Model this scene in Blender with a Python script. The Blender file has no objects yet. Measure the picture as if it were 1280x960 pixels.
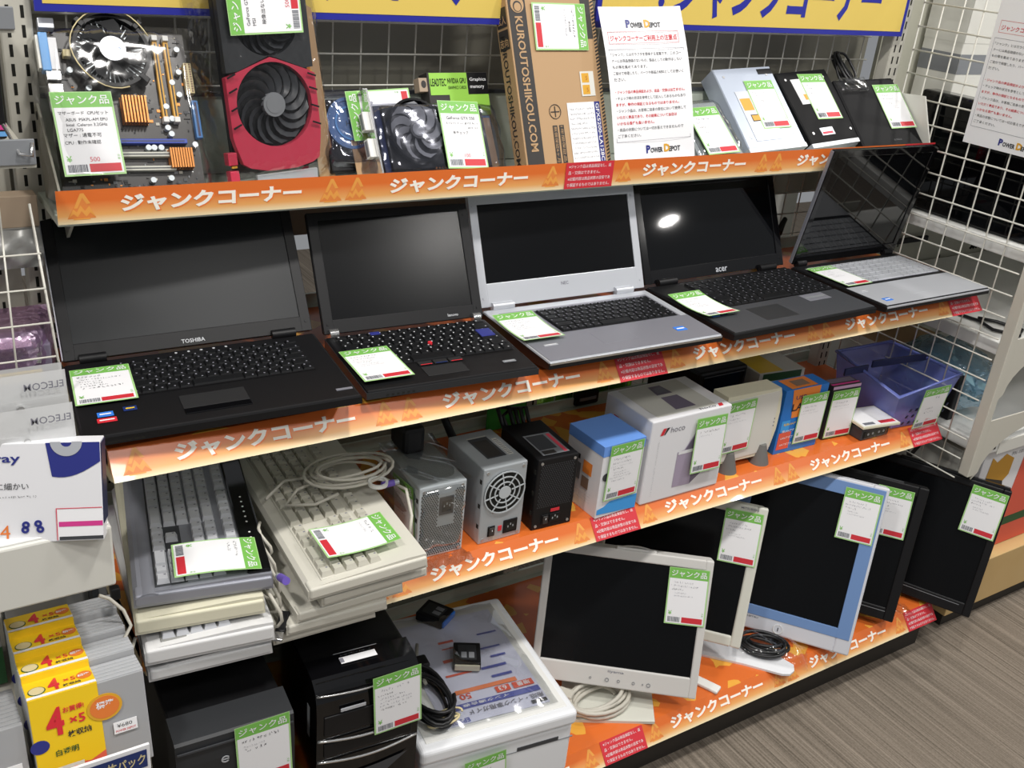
import bpy, bmesh, math, random
from mathutils import Matrix, Vector
PI = math.pi
# ------------------------------------------------------------------ camera, world, lights, exposure
S = bpy.context.scene
C = S.collection
cam = bpy.data.cameras.new('camera'); co = bpy.data.objects.new('camera', cam); C.objects.link(co)
cam.sensor_width = 36.0; cam.lens = 36.0 * 1270.4373 / 1280.0; cam.clip_start = 0.02
right = Vector((0.8417, -0.53225, 0.09085)); down = Vector((-0.15756, -0.40305, -0.90152)); fwd = Vector((0.51645, 0.74449, -0.4231))
m = Matrix((right, -down, -fwd)).transposed().to_4x4(); m.translation = (-0.2203, -1.3926, 0.4305)
co.matrix_world = m
S.camera = co
w = bpy.data.worlds.new('world'); S.world = w; w.use_nodes = True
w.node_tree.nodes['Background'].inputs[0].default_value = (0.93, 0.96, 1.0, 1)
w.node_tree.nodes['Background'].inputs[1].default_value = 0.26
LAMPS = [(-0.9, -0.9, 23, .2), (0.55, -0.9, 23, .2), (2.0, -0.9, 23, .2), (0.4, -2.0, 13, .2), (1.56, -2.25, 14, .2), (4.49, -3.2, 20, .11), (3.2, -0.4, 20, .2), (-1.6, -2.2, 10, .2)]
for i, (x, y, e, sz) in enumerate(LAMPS):
    l = bpy.data.lights.new('downlight', 'AREA'); l.shape = 'DISK'; l.size = sz; l.energy = e; l.color = (1, 0.97, 0.93)
    o = bpy.data.objects.new('downlight', l); C.objects.link(o); o.location = (x, y, 1.7)
S.view_settings.view_transform = 'Standard'; S.view_settings.look = 'None'
S.view_settings.exposure = 0.0; S.view_settings.gamma = 1.0; S.view_settings.use_curve_mapping = False

# ------------------------------------------------------------------ materials
MATS = {}
def srgb(h):
    h = h.lstrip('#'); c = [int(h[i:i+2], 16) / 255 for i in (0, 2, 4)]
    return tuple(((x / 12.92) if x <= .04045 else ((x + .055) / 1.055) ** 2.4) for x in c) + (1,)
def mat(name, col, rough=.5, metal=0, spec=.5, bump=None, noise=None, alpha=None, coat=0):
    mt = bpy.data.materials.new(name); mt.use_nodes = True; nt = mt.node_tree; b = nt.nodes['Principled BSDF']
    b.inputs['Base Color'].default_value = srgb(col); b.inputs['Roughness'].default_value = rough
    b.inputs['Metallic'].default_value = metal; b.inputs['Specular IOR Level'].default_value = spec
    if coat: b.inputs['Coat Weight'].default_value = coat; b.inputs['Coat Roughness'].default_value = .05
    if alpha is not None: b.inputs['Alpha'].default_value = alpha
    if noise or bump:
        tc = nt.nodes.new('ShaderNodeTexCoord'); nz = nt.nodes.new('ShaderNodeTexNoise')
        nz.inputs['Scale'].default_value = (noise or bump)[0]; nz.inputs['Detail'].default_value = 4
        nt.links.new(tc.outputs['Object'], nz.inputs['Vector'])
        if noise:
            mx = nt.nodes.new('ShaderNodeMix'); mx.data_type = 'RGBA'
            mx.inputs['A'].default_value = srgb(col); mx.inputs['B'].default_value = srgb(noise[1])
            nt.links.new(nz.outputs['Fac'], mx.inputs['Factor']); nt.links.new(mx.outputs['Result'], b.inputs['Base Color'])
        if bump:
            bp = nt.nodes.new('ShaderNodeBump'); bp.inputs['Strength'].default_value = bump[1]; bp.inputs['Distance'].default_value = .002
            nt.links.new(nz.outputs['Fac'], bp.inputs['Height']); nt.links.new(bp.outputs['Normal'], b.inputs['Normal'])
    MATS[name] = mt; return mt
def film(name, col, gcol, base, edge, rough=.08, bscale=60, bstr=.5, bubbles=False):
    mt = bpy.data.materials.new(name); mt.use_nodes = True; nt = mt.node_tree; nt.nodes.clear(); N = nt.nodes.new
    out = N('ShaderNodeOutputMaterial'); mix = N('ShaderNodeMixShader'); tr = N('ShaderNodeBsdfTransparent'); gl = N('ShaderNodeBsdfGlossy')
    tr.inputs[0].default_value = srgb(col); gl.inputs['Color'].default_value = srgb(gcol); gl.inputs['Roughness'].default_value = rough
    lw = N('ShaderNodeLayerWeight'); lw.inputs[0].default_value = .35
    mr = N('ShaderNodeMapRange'); mr.inputs['To Min'].default_value = base; mr.inputs['To Max'].default_value = edge
    tc = N('ShaderNodeTexCoord'); nz = N('ShaderNodeTexVoronoi' if bubbles else 'ShaderNodeTexNoise'); nz.inputs['Scale'].default_value = bscale
    bp = N('ShaderNodeBump'); bp.inputs['Strength'].default_value = bstr; bp.inputs['Distance'].default_value = .004
    L = nt.links.new
    L(tc.outputs['Object'], nz.inputs['Vector']); L(nz.outputs['Distance' if bubbles else 'Fac'], bp.inputs['Height'])
    L(bp.outputs['Normal'], gl.inputs['Normal']); L(bp.outputs['Normal'], lw.inputs['Normal'])
    L(lw.outputs['Facing'], mr.inputs['Value']); L(mr.outputs['Result'], mix.inputs[0])
    L(tr.outputs[0], mix.inputs[1]); L(gl.outputs[0], mix.inputs[2]); L(mix.outputs[0], out.inputs[0])
    MATS[name] = mt
for a in [
    ('white', '#e6e6e2', .45), ('paper', '#eeeef0', .6), ('offwhite', '#d9d8d0', .5), ('post', '#c9c6ba', .45), ('wire', '#d4d2c8', .35),
    ('panel_grey', '#8c897c', .6), ('peg', '#b6b5a6', .55), ('hole', '#15150f', .9), ('shelf', '#cfd6ca', .5), ('kick', '#2c2824', .6),
    ('green', '#79bb55', .5), ('green_edge', '#a9d48c', .5), ('red', '#cf2f3a', .5), ('ink', '#2b2b30', .7), ('inkgrey', '#80808a', .7), ('bar', '#6d7078', .7), ('pencil', '#b8b8bc', .7),
    ('price_red', '#d4485a', .6), ('bluesign', '#2a2f9a', .35), ('yellowsign', '#e3c765', .4), ('orange', '#ee7f3a', .4), ('banner_mark', '#e79f4a', .4), ('banner_mark_soft', '#df8440', .4), ('case_grey', '#a2a3a5', .35), ('case_edge', '#b4b6b9', .25), ('cream_text', '#f6f1e6', .45),
    ('black', '#131315', .45, 0, .3), ('black_gloss', '#0b0b0d', .08), ('black_matte', '#1c1d1f', .6), ('dark', '#26282b', .5), ('key', '#141517', .5, 0, .22), ('legend', '#c6c8cc', .6),
    ('dark_grey', '#3c3e42', .5), ('grey', '#7f8286', .5), ('lcd_matte', '#15181b', .36, 0, .32), ('lcd_gloss', '#07080a', .03, 0, .4), ('lcd_mon', '#0a0b0d', .22, 0, .22),
    ('silver', '#c3c6cc', .35, .3), ('silver_dark', '#8a8b94', .35, .3), ('steel', '#b0b6ba', .38, .3), ('steel_lite', '#c3cace', .42, .2), ('chrome', '#dcdcdc', .15, .9),
    ('beige', '#d2cfc3', .5), ('cream', '#dcd8c0', .5), ('key_grey', '#c3c5ca', .5), ('key_beige', '#c2bfb2', .5), ('keybed', '#8f8f8c', .6), ('kb_white', '#dcdcdc', .45), ('kb_silver', '#9a9ca6', .35, .3),
    ('purple', '#6a55b0', .5), ('cable', '#c4c0b4', .5), ('cable_black', '#121214', .4), ('pcb', '#201913', .35), ('pcb_blue', '#1e2c58', .5), ('copper', '#c07a34', .35, .4), ('gold', '#d8a23a', .4, .3), ('slot_yellow', '#d9a22c', .45),
    ('conn_blue', '#2f6fae', .45), ('slot_blue', '#2c45a6', .45), ('conn_cream', '#d8c99a', .5), ('port_blue', '#69a8e6', .45), ('gpu_red', '#c53850', .35), ('cardboard', '#b09c86', .65), ('kraft', '#b6946d', .65), ('box_black', '#33302e', .6),
    ('lead_green', '#9bd450', .45), ('box_blue', '#6c9be6', .45), ('box_blue2', '#3f9fe8', .45), ('lilac', '#a79bb0', .4), ('lilac_dark', '#6e6678', .4), ('box_orange', '#ee8a3a', .45), ('lan_blue', '#2477cc', .45), ('yellow', '#f0c81e', .45),
    ('navy', '#2b3280', .4), ('navy_dark', '#1a2044', .45), ('pink', '#c9a3c4', .5), ('magenta', '#d23c8c', .5), ('orange_text', '#e07b35', .5), ('mon_white', '#cfcdc9', .45), ('mon_ivory', '#d5d5ca', .45), ('mon_blue', '#6f8fc0', .4), ('mon_silver', '#cfd1d8', .4),
    ('foot_grey', '#6d6c69', .6), ('sticker_blue', '#3b7fe0', .3), ('sticker_red', '#d8303c', .3), ('sticker_dark', '#20346e', .3), ('his_blue', '#5b80b2', .4), ('brown', '#8a7260', .6), ('foil', '#a3a3a0', .4, .3), ('dkgreen', '#24552f', .5), ('aqua', '#9cc7d6', .35),
    ('printer_white', '#e9ebee', .4), ('flier', '#d9dbee', .6), ('flier_blue', '#5a62ac', .6), ('flier_red', '#e0604a', .6), ('flier_orange', '#f08a5c', .6), ('screw', '#c9c9c9', .3, .8), ('fanblade', '#3a3c40', .35), ('odd_silver', '#b3bccb', .35, .2), ('drive_black', '#121214', .55, 0, .12), ('fan_clear', '#9a9c9f', .18), ('label_green', '#3fae4a', .5), ('green_bag', '#7fae2c', .4), ('slot', '#c9c9bd', .5),
    ('carton', '#c9c8c0', .6), ('carton_white', '#e3e3e6', .45)]: mat(a[0], a[1], a[2], *(a[3:] or (0,)))
mat('wood', '#d8bb86', .6, noise=(6, '#c9a468'))
film('film', '#f8f8f8', '#ffffff', .012, .32, .085, 22, .22)
film('film_thick', '#e8e9e9', '#ffffff', .09, .55, .12, 22, .25)
film('film_esd', '#dcdce2', '#d8dae6', .07, .7, .10, 14, .35)
film('film_bubble', '#f2f2f2', '#ffffff', .015, .4, .08, 90, .3, True)
film('film_pink', '#f2dcf0', '#f8e2f8', .22, .6, .3, 110, .5, True)
film('film_aqua', '#c4e2ee', '#e8f6ff', .3, .8, .12, 90, .8, True)
film('film_green', '#b6e04a', '#d8ff90', .3, .7, .15)
mat('basket_plastic', '#7683cf', .22, alpha=.62)
film('case_plastic', '#d5d7da', '#ffffff', .22, .7, .1, 20, .1)
mat('frost', '#cccdcd', .3, alpha=.82)
# carpet: streaks woven along one direction
mt = bpy.data.materials.new('carpet'); mt.use_nodes = True; nt = mt.node_tree; b = nt.nodes['Principled BSDF']; b.inputs['Roughness'].default_value = .95; b.inputs['Specular IOR Level'].default_value = .1
tc = nt.nodes.new('ShaderNodeTexCoord'); mp = nt.nodes.new('ShaderNodeMapping'); mp.inputs['Scale'].default_value = (210, 1.6, 1)
n1 = nt.nodes.new('ShaderNodeTexNoise'); n1.inputs['Scale'].default_value = 1.0; n1.inputs['Detail'].default_value = 3
n2 = nt.nodes.new('ShaderNodeTexNoise'); n2.inputs['Scale'].default_value = 260
cr = nt.nodes.new('ShaderNodeValToRGB'); e = cr.color_ramp.elements
e[0].position = .26; e[0].color = srgb('#5e564c'); e[1].position = .72; e[1].color = srgb('#92877a')
md = nt.nodes.new('ShaderNodeMath'); md.operation = 'MULTIPLY_ADD'; md.inputs[1].default_value = .35; 
nt.links.new(tc.outputs['Object'], mp.inputs['Vector']); nt.links.new(mp.outputs[0], n1.inputs['Vector']); nt.links.new(tc.outputs['Object'], n2.inputs['Vector'])
sb = nt.nodes.new('ShaderNodeMath'); sb.operation = 'SUBTRACT'; sb.inputs[1].default_value = .17
nt.links.new(n2.outputs['Fac'], md.inputs[0]); nt.links.new(n1.outputs['Fac'], md.inputs[2]); nt.links.new(md.outputs[0], sb.inputs[0]); nt.links.new(sb.outputs[0], cr.inputs[0])
nt.links.new(cr.outputs[0], b.inputs['Base Color']); MATS['carpet'] = mt
# printed shelf banner: orange fading to pale along its front edge, angular yellow shards further in
def banner_mat(name, axis_z0, axis_z1, shards):
    mt = bpy.data.materials.new(name); mt.use_nodes = True; nt = mt.node_tree; b = nt.nodes['Principled BSDF']; b.inputs['Roughness'].default_value = .3; b.inputs['Coat Weight'].default_value = .12
    tc = nt.nodes.new('ShaderNodeTexCoord'); sp = nt.nodes.new('ShaderNodeSeparateXYZ'); nt.links.new(tc.outputs['Object'], sp.inputs[0])
    mr = nt.nodes.new('ShaderNodeMapRange'); mr.inputs['From Min'].default_value = axis_z0; mr.inputs['From Max'].default_value = axis_z1
    nt.links.new(sp.outputs['Z'], mr.inputs['Value'])
    cr = nt.nodes.new('ShaderNodeValToRGB'); e = cr.color_ramp.elements
    e[0].position = 0; e[0].color = srgb('#efdfb6'); e[1].position = .66; e[1].color = srgb('#dd6f2e'); x = e.new(.24); x.color = srgb('#e8a963')
    nt.links.new(mr.outputs[0], cr.inputs[0]); src = cr.outputs[0]
    if shards:
        vo = nt.nodes.new('ShaderNodeTexVoronoi'); vo.feature = 'F1'; vo.distance = 'EUCLIDEAN'; vo.inputs['Scale'].default_value = 30; nt.links.new(tc.outputs['Object'], vo.inputs['Vector'])
        s2 = nt.nodes.new('ShaderNodeSeparateColor'); nt.links.new(vo.outputs['Color'], s2.inputs[0])
        c2 = nt.nodes.new('ShaderNodeValToRGB'); c2.color_ramp.interpolation = 'CONSTANT'; q = c2.color_ramp.elements
        q[0].position = 0; q[0].color = (0, 0, 0, 1); q[1].position = .74; q[1].color = (1, 1, 1, 1); nt.links.new(s2.outputs[0], c2.inputs[0])
        mk = nt.nodes.new('ShaderNodeMath'); mk.operation = 'MULTIPLY'; gt = nt.nodes.new('ShaderNodeMath'); gt.operation = 'GREATER_THAN'; gt.inputs[1].default_value = axis_z1 - .001
        nt.links.new(sp.outputs['Z'], gt.inputs[0]); nt.links.new(gt.outputs[0], mk.inputs[0]); nt.links.new(c2.outputs[0], mk.inputs[1])
        mx = nt.nodes.new('ShaderNodeMix'); mx.data_type = 'RGBA'; mx.inputs['B'].default_value = srgb('#efae45'); nt.links.new(mk.outputs[0], mx.inputs['Factor']); nt.links.new(src, mx.inputs['A']); src = mx.outputs['Result']
    nt.links.new(src, b.inputs['Base Color']); MATS[name] = mt
banner_mat('banner_top', 0, .046, False); banner_mat('banner_low', 0, .0348, True)

# ------------------------------------------------------------------ mesh helpers
TXT = {}
def text_geo(s):
    if s in TXT: return TXT[s]
    cu = bpy.data.curves.new('t', 'FONT'); cu.body = s; cu.size = 1; cu.resolution_u = 2
    ob = bpy.data.objects.new('t', cu); C.objects.link(ob)
    dg = bpy.context.evaluated_depsgraph_get(); me = bpy.data.meshes.new_from_object(ob.evaluated_get(dg))
    r = ([v.co.copy() for v in me.vertices], [tuple(p.vertices) for p in me.polygons])
    bpy.data.objects.remove(ob); bpy.data.curves.remove(cu); bpy.data.meshes.remove(me)
    TXT[s] = r; return r
def bold_geo(s, off):
    k = (s, off)
    if k in TXT: return TXT[k]
    cu = bpy.data.curves.new('t', 'FONT'); cu.body = s; cu.size = 1; cu.resolution_u = 2; cu.offset = off
    ob = bpy.data.objects.new('t', cu); C.objects.link(ob)
    dg = bpy.context.evaluated_depsgraph_get(); me = bpy.data.meshes.new_from_object(ob.evaluated_get(dg))
    r = ([v.co.copy() for v in me.vertices], [tuple(p.vertices) for p in me.polygons])
    bpy.data.objects.remove(ob); bpy.data.curves.remove(cu); bpy.data.meshes.remove(me)
    TXT[k] = r; return r
def FR(o, u, v):
    """frame: local x along u, local y along v, local z out of the face"""
    u = Vector(u).normalized(); v = Vector(v).normalized(); n = u.cross(v)
    M = Matrix((u, v, n)).transposed().to_4x4(); M.translation = o; return M
def FRONT(x, y, z): return FR((x, y, z), (1, 0, 0), (0, 0, 1))        # faces -y
def TOP(x, y, z): return FR((x, y, z), (1, 0, 0), (0, 1, 0))          # faces up
def LEFT(x, y, z): return FR((x, y, z), (0, -1, 0), (0, 0, 1))        # faces -x
def rotz(a): return Matrix.Rotation(a, 4, 'Z')
class MB:
    def __init__(s, M=None): s.v = []; s.f = []; s.m = []; s.sm = []; s.mats = []; s.M = M
    def mi(s, n):
        if n not in s.mats: s.mats.append(n)
        return s.mats.index(n)
    def add(s, vs, fs, mn, M=None, smooth=False):
        k = len(s.v); mi = s.mi(mn)
        if s.M is not None: M = s.M @ M if M is not None else s.M
        for v in vs:
            v = Vector(v); s.v.append(M @ v if M is not None else v)
        for f in fs: s.f.append(tuple(i + k for i in f)); s.m.append(mi); s.sm.append(smooth)
        return s
    def box(s, x0, x1, y0, y1, z0, z1, mn, bev=0, M=None, seg=2, tap=None):
        bm = bmesh.new(); bmesh.ops.create_cube(bm, size=1)
        for v in bm.verts:
            q = v.co; tx = 0; ty = 0
            if tap and q.z > 0: tx = tap if q.x < 0 else -tap; ty = tap if q.y < 0 else -tap
            v.co = Vector((x0 + (x1 - x0) * (q.x + .5) + tx, y0 + (y1 - y0) * (q.y + .5) + ty, z0 + (z1 - z0) * (q.z + .5)))
        if bev: bmesh.ops.bevel(bm, geom=bm.edges[:], offset=bev, segments=seg, affect='EDGES', profile=.5)
        bm.verts.index_update()
        s.add([v.co.copy() for v in bm.verts], [tuple(v.index for v in f.verts) for f in bm.faces], mn, M, False); bm.free(); return s
    def prism(s, poly, z0, z1, mn, M=None):
        n = len(poly); a = sum(poly[i][0] * poly[(i+1) % n][1] - poly[(i+1) % n][0] * poly[i][1] for i in range(n))
        if a < 0: poly = poly[::-1]
        vs = [(x, y, z0) for x, y in poly] + [(x, y, z1) for x, y in poly]
        fs = [tuple(range(n))[::-1], tuple(range(n, 2 * n))] + [(i, (i + 1) % n, n + (i + 1) % n, n + i) for i in range(n)]
        return s.add(vs, fs, mn, M)
    def flat(s, poly, z, mn, M=None):
        n = len(poly); a = sum(poly[i][0] * poly[(i+1) % n][1] - poly[(i+1) % n][0] * poly[i][1] for i in range(n))
        if a < 0: poly = poly[::-1]
        return s.add([(x, y, z) for x, y in poly], [tuple(range(n))], mn, M)
    def rect(s, x0, x1, y0, y1, z, mn, M=None): return s.flat([(x0, y0), (x1, y0), (x1, y1), (x0, y1)], z, mn, M)
    def cyl(s, c, r, z0, z1, mn, n=20, M=None, r2=None, sx=1):
        r2 = r if r2 is None else r2
        vs = [(c[0] + sx * r * math.cos(2 * PI * i / n), c[1] + r * math.sin(2 * PI * i / n), z0) for i in range(n)] + [(c[0] + sx * r2 * math.cos(2 * PI * i / n), c[1] + r2 * math.sin(2 * PI * i / n), z1) for i in range(n)]
        s.add(vs, [(i, (i + 1) % n, n + (i + 1) % n, n + i) for i in range(n)], mn, M, True)
        s.add([vs[i] for i in range(n)], [tuple(range(n))[::-1]], mn, M); return s.add([vs[n + i] for i in range(n)], [tuple(range(n))], mn, M)
    def ring(s, c, r0, r1, z0, z1, mn, n=32, M=None, a0=0, a1=2 * PI):
        full = abs(a1 - a0 - 2 * PI) < 1e-6; k = n if full else n + 1
        vs = []
        for i in range(k):
            a = a0 + (a1 - a0) * i / n; cs, sn = math.cos(a), math.sin(a)
            vs += [(c[0] + r0 * cs, c[1] + r0 * sn, z0), (c[0] + r1 * cs, c[1] + r1 * sn, z0), (c[0] + r1 * cs, c[1] + r1 * sn, z1), (c[0] + r0 * cs, c[1] + r0 * sn, z1)]
        fs = []
        for i in range(n):
            p, q = 4 * i, 4 * ((i + 1) % k)
            for j in range(4): fs.append((p + j, p + (j + 1) % 4, q + (j + 1) % 4, q + j))
        return s.add(vs, fs, mn, M)
    def tube(s, pts, r, mn, n=8, M=None, closed=False):
        pts = [Vector(p) for p in pts]; vs = []; fs = []; k = len(pts); up = Vector((0, 0, 1)); prev = None
        for i, p in enumerate(pts):
            a = pts[i - 1] if (i > 0 or closed) else p; b = pts[(i + 1) % k] if (i < k - 1 or closed) else p
            t = (b - a).normalized() if (b - a).length > 1e-9 else Vector((0, 0, 1))
            x = prev - t * prev.dot(t) if prev is not None else t.cross(up)
            if x.length < 1e-4: x = t.cross(Vector((1, 0, 0)))
            x.normalize(); prev = x; y = t.cross(x)
            for j in range(n): vs.append(p + (x * math.cos(2 * PI * j / n) + y * math.sin(2 * PI * j / n)) * r)
        for i in range(k if closed else k - 1):
            q = (i + 1) % k
            for j in range(n): fs.append((i * n + j, i * n + (j + 1) % n, q * n + (j + 1) % n, q * n + j))
        if not closed: fs += [tuple(range(n))[::-1], tuple((k - 1) * n + j for j in range(n))]
        return s.add(vs, fs, mn, M, True)
    def text(s, t, M, h, mn, wid=None, bold=0, z=0, align='l', shear=0):
        vs, fs = bold_geo(t, bold) if bold else text_geo(t)
        if not vs: return s
        x0 = min(v.x for v in vs); x1 = max(v.x for v in vs); y0 = min(v.y for v in vs); y1 = max(v.y for v in vs)
        ky = h / max(y1 - y0, 1e-6); kx = (wid / max(x1 - x0, 1e-6)) if wid else ky
        ox = {'l': 0, 'c': -.5, 'r': -1}[align] * (x1 - x0) * kx
        return s.add([((v.x - x0) * kx + ox + shear * (v.y - y0) * ky, (v.y - y0) * ky, z) for v in vs], fs, mn, M)
    def grid(s, fn, nu, nv, mn, M=None, smooth=True):
        vs = [fn(i / nu, j / nv) for j in range(nv + 1) for i in range(nu + 1)]
        fs = [(j * (nu + 1) + i, j * (nu + 1) + i + 1, (j + 1) * (nu + 1) + i + 1, (j + 1) * (nu + 1) + i) for j in range(nv) for i in range(nu)]
        return s.add(vs, fs, mn, M, smooth)
    def blob(s, c, rx, ry, rz, mn, n=14, M=None, jit=0, seed=0):
        R = random.Random(seed); vs = []; k = n // 2
        for j in range(k + 1):
            for i in range(n):
                a = 2 * PI * i / n; b = PI * j / k; q = 1 + (R.random() - .5) * jit if 0 < j < k else 1
                vs.append((c[0] + rx * q * math.sin(b) * math.cos(a), c[1] + ry * q * math.sin(b) * math.sin(a), c[2] + rz * q * math.cos(b)))
        return s.add(vs, [(j * n + i, (j + 1) * n + i, (j + 1) * n + (i + 1) % n, j * n + (i + 1) % n) for j in range(k) for i in range(n)], mn, M, True)
    def bent(s, fn):
        s.v = [Vector(fn(v)) for v in s.v]; return s
    def build(s, name, parent=None, label=None, kind=None, M=None):
        me = bpy.data.meshes.new(name); me.from_pydata([tuple(M @ v) if M is not None else tuple(v) for v in s.v], [], s.f)
        for n in s.mats: me.materials.append(MATS[n])
        me.polygons.foreach_set('material_index', s.m); me.polygons.foreach_set('use_smooth', s.sm); me.update()
        o = bpy.data.objects.new(name, me); C.objects.link(o)
        if parent: o.parent = parent
        if label: o['label'] = label
        if kind: o['kind'] = kind
        return o
def thing(name, label, cat, loc=(0, 0, 0), rot=(0, 0, 0), group=None):
    o = bpy.data.objects.new(name, None); o.empty_display_size = .02; C.objects.link(o); o.location = loc; o.rotation_euler = rot
    o['label'] = label; o['category'] = cat
    if group: o['group'] = group
    return o
def solo(mb, name, label, cat, group=None, loc=None):
    o = mb.build(name); o['label'] = label; o['category'] = cat
    if group: o['group'] = group
    if loc:
        o.location = loc; o.data.transform(Matrix.Translation(-Vector(loc)))
    return o
def dup(o, parent=None, loc=None, rot=None):
    c = o.copy(); C.objects.link(c)
    if parent: c.parent = parent
    if loc: c.location = loc
    if rot: c.rotation_euler = rot
    for ch in o.children: dup(ch, c)
    return c
def scribble(mb, M, x, y, wid, h, mn, R, z):
    """a line of illegible pen strokes"""
    px = x
    while px < x + wid:
        cw = h * R.uniform(.5, .95)
        for k in range(R.randint(2, 3)):
            a = Vector((px + R.random() * cw, y + R.random() * h)); b = Vector((px + R.random() * cw, y + R.random() * h)); d = b - a
            if d.length < h * .3: continue
            n = Vector((-d.y, d.x)).normalized() * h * .055
            mb.add([(a.x - n.x, a.y - n.y, z), (b.x - n.x, b.y - n.y, z), (b.x + n.x, b.y + n.y, z), (a.x + n.x, a.y + n.y, z)], [(0, 1, 2, 3)], mn, M)
        px += cw * 1.25
TW, TH = .078, .1135
def price_tag(parent, M, rows=(), price=None, seed=1, curl=0.0, lift=0.0):
    """junk price card; local x right, y up from its top left corner, z out"""
    R = random.Random(seed); mb = MB(); z = .0006
    n = 8
    mb.grid(lambda u, v: (u * TW, -TH + v * TH, 0), n, n, 'green_edge', smooth=False)
    def sub(x0, x1, y0, y1, zz, mn, k=6): mb.grid(lambda u, v: (x0 + (x1 - x0) * u, y0 + (y1 - y0) * v, zz), k, k, mn, smooth=False)
    sub(.0025, TW - .0025, -TH + .0025, -.0215, z * .5, 'paper'); sub(.0012, TW - .0012, -.0215, -.0012, z * .5, 'green')
    I = Matrix.Identity(4)
    mb.text('ジャンク品', Matrix.Translation((.005, -.0175, 0)), .0125, 'paper', .068, .012, z * 1.2)
    y = -.030
    for r in rows:
        t, x, h, mn = (r + ('ink',))[:4] if isinstance(r, tuple) else (r, .008, .0055, 'inkgrey')
        if isinstance(t, str): mb.text(t, Matrix.Translation((x, y - h * .3, 0)), h, mn, None, 0, z * 1.2)
        elif t: scribble(mb, I, x, y - h * .3, t, h, mn, R, z * 1.2)
        y -= h * 1.75
    mb.text('¥', Matrix.Translation((.006, -TH + .0185, 0)), .0085, 'green', None, .01, z)
    x = .006
    while x < .030:
        wd = R.choice((.0006, .001, .0015)); mb.rect(x, x + wd, -TH + .005, -TH + .015, z, 'bar'); x += wd + R.choice((.0005, .0008))
    mb.rect(.033, TW - .005, -TH + .0045, -TH + .0155, z, 'red')
    for k in range(3): scribble(mb, I, .036, -TH + .0065 + k * .003, .034, .0014, 'price_red', R, z * 1.4)
    mb.text('税', Matrix.Translation((TW - .0075, -TH + .02, 0)), .0032, 'green', None, 0, z); mb.text('込', Matrix.Translation((TW - .0075, -TH + .0245, 0)), .0032, 'green', None, 0, z)
    if price: mb.text(price, Matrix.Translation((.035, -TH + .0185, 0)), .0062, 'price_red', None, 0, z)
    if curl or lift: mb.bent(lambda v: (v.x, v.y, v.z + curl * ((v.y + TH * .5) / (TH * .5)) ** 2 + lift * (-v.y / TH)))
    return mb.build('price_tag', parent, 'white price card with a green heading', M=M)
MEMO = lambda s: ((.038, .009, .0045, 'inkgrey'), (.03 + .02 * (s % 3) / 3, .009, .0038, 'inkgrey'), (.05, .006, .003, 'pencil'), (.022, .012, .0042, 'ink'), (.03, .014, .003, 'inkgrey'), (.035, .014, .003, 'inkgrey'))
# ------------------------------------------------------------------ setting
FZ = -1.13
YZX = Matrix(((0, 0, 1, 0), (1, 0, 0, 0), (0, 1, 0, 0), (0, 0, 0, 1)))       # prism drawn in the y-z plane, extruded along x
mb = MB(); mb.box(-3.5, 5.5, -4.5, 3.0, FZ - .05, FZ, 'carpet'); o = mb.build('floor', kind='structure')
o.rotation_euler = (0, 0, 0)
# shelf gondola: posts, back panels, plinth
def post(name, label, x, y, z0, z1, wd=.042, dp=.03, slots=True):
    t = thing('slotted_post', label, 'post', (x, y, z0), group=None)
    mb = MB(); mb.box(-wd / 2, wd / 2, 0, dp, 0, z1 - z0, 'post', .003)
    mb.build('upright', t)
    mb = MB(); k = 0; z = .02
    while z < z1 - z0 - .03 and slots:
        for sx in (-.009, .009): mb.rect(sx - .0022, sx + .0022, z, z + .016, .0004, 'hole', FRONT(0, 0, 0))
        z += .025
    mb.build('slot_row', t); return t
post('a', 'white slotted steel post at the left end of the junk shelves', -.004, .145, FZ, .62)
post('b', 'white slotted steel post in the middle behind the monitors and keyboards', .935, .2, FZ, .0)
post('c', 'white slotted steel post at the right end beside the last drive', 1.80, .145, FZ, .62)
mb = MB(); mb.box(-.02, 1.84, .262, .272, -.13, .62, 'panel_grey'); solo(mb, 'back_board', 'dark grey back board seen through the wire grid of the top shelf', 'board')
mb = MB(); mb.box(-.02, .912, .222, .23, FZ, -.30, 'peg')
for r in range(60):
    for c in range(37):
        x = -.0 + c * .0245; z = FZ + .03 + r * .0135
        if r % 3 == 0: mb.rect(x, x + .004, z, z + .016 if c % 4 == 0 else z + .004, .0008, 'hole', FRONT(0, .222, 0))
solo(mb, 'perforated_panel', 'pale perforated steel back panel behind the keyboards', 'panel')
mb = MB(); mb.box(0.01, 1.83, -.302, .22, FZ, -1.03, 'kick'); solo(mb, 'plinth', 'dark kick plinth under the lowest junk shelf', 'plinth')
def wire_panel(name, label, M, wd, ht, step, group=None, r=.0016):
    t = thing('wire_grid', label, 'wire grid', (0, 0, 0), group=group)
    t.matrix_world = M
    mb = MB(); k = 0
    while k * step <= wd + 1e-6: mb.tube([(k * step, 0, 0), (k * step, ht, 0)], r, 'wire', 6); k += 1
    mb.build('upright_wire', t)
    mb = MB(); k = 0
    while k * step <= ht + 1e-6: mb.tube([(0, k * step, .0025), (wd, k * step, .0025)], r, 'wire', 6); k += 1
    mb.build('cross_wire', t)
    return t
wire_panel('g', 'white wire grid behind the left half of the shelves', FRONT(.02, .205, -.01), .90, .60, .05)
wire_panel('g', 'white wire grid behind the right half of the shelves', FRONT(.955, .205, -.56), .82, 1.15, .05)
wire_panel('g', 'white wire grid closing the right end of the shelves', FR((1.822, .12, -.665), (0, -1, 0), (0, 0, 1)), .395, 1.24, .0495, r=.0019)
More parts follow.
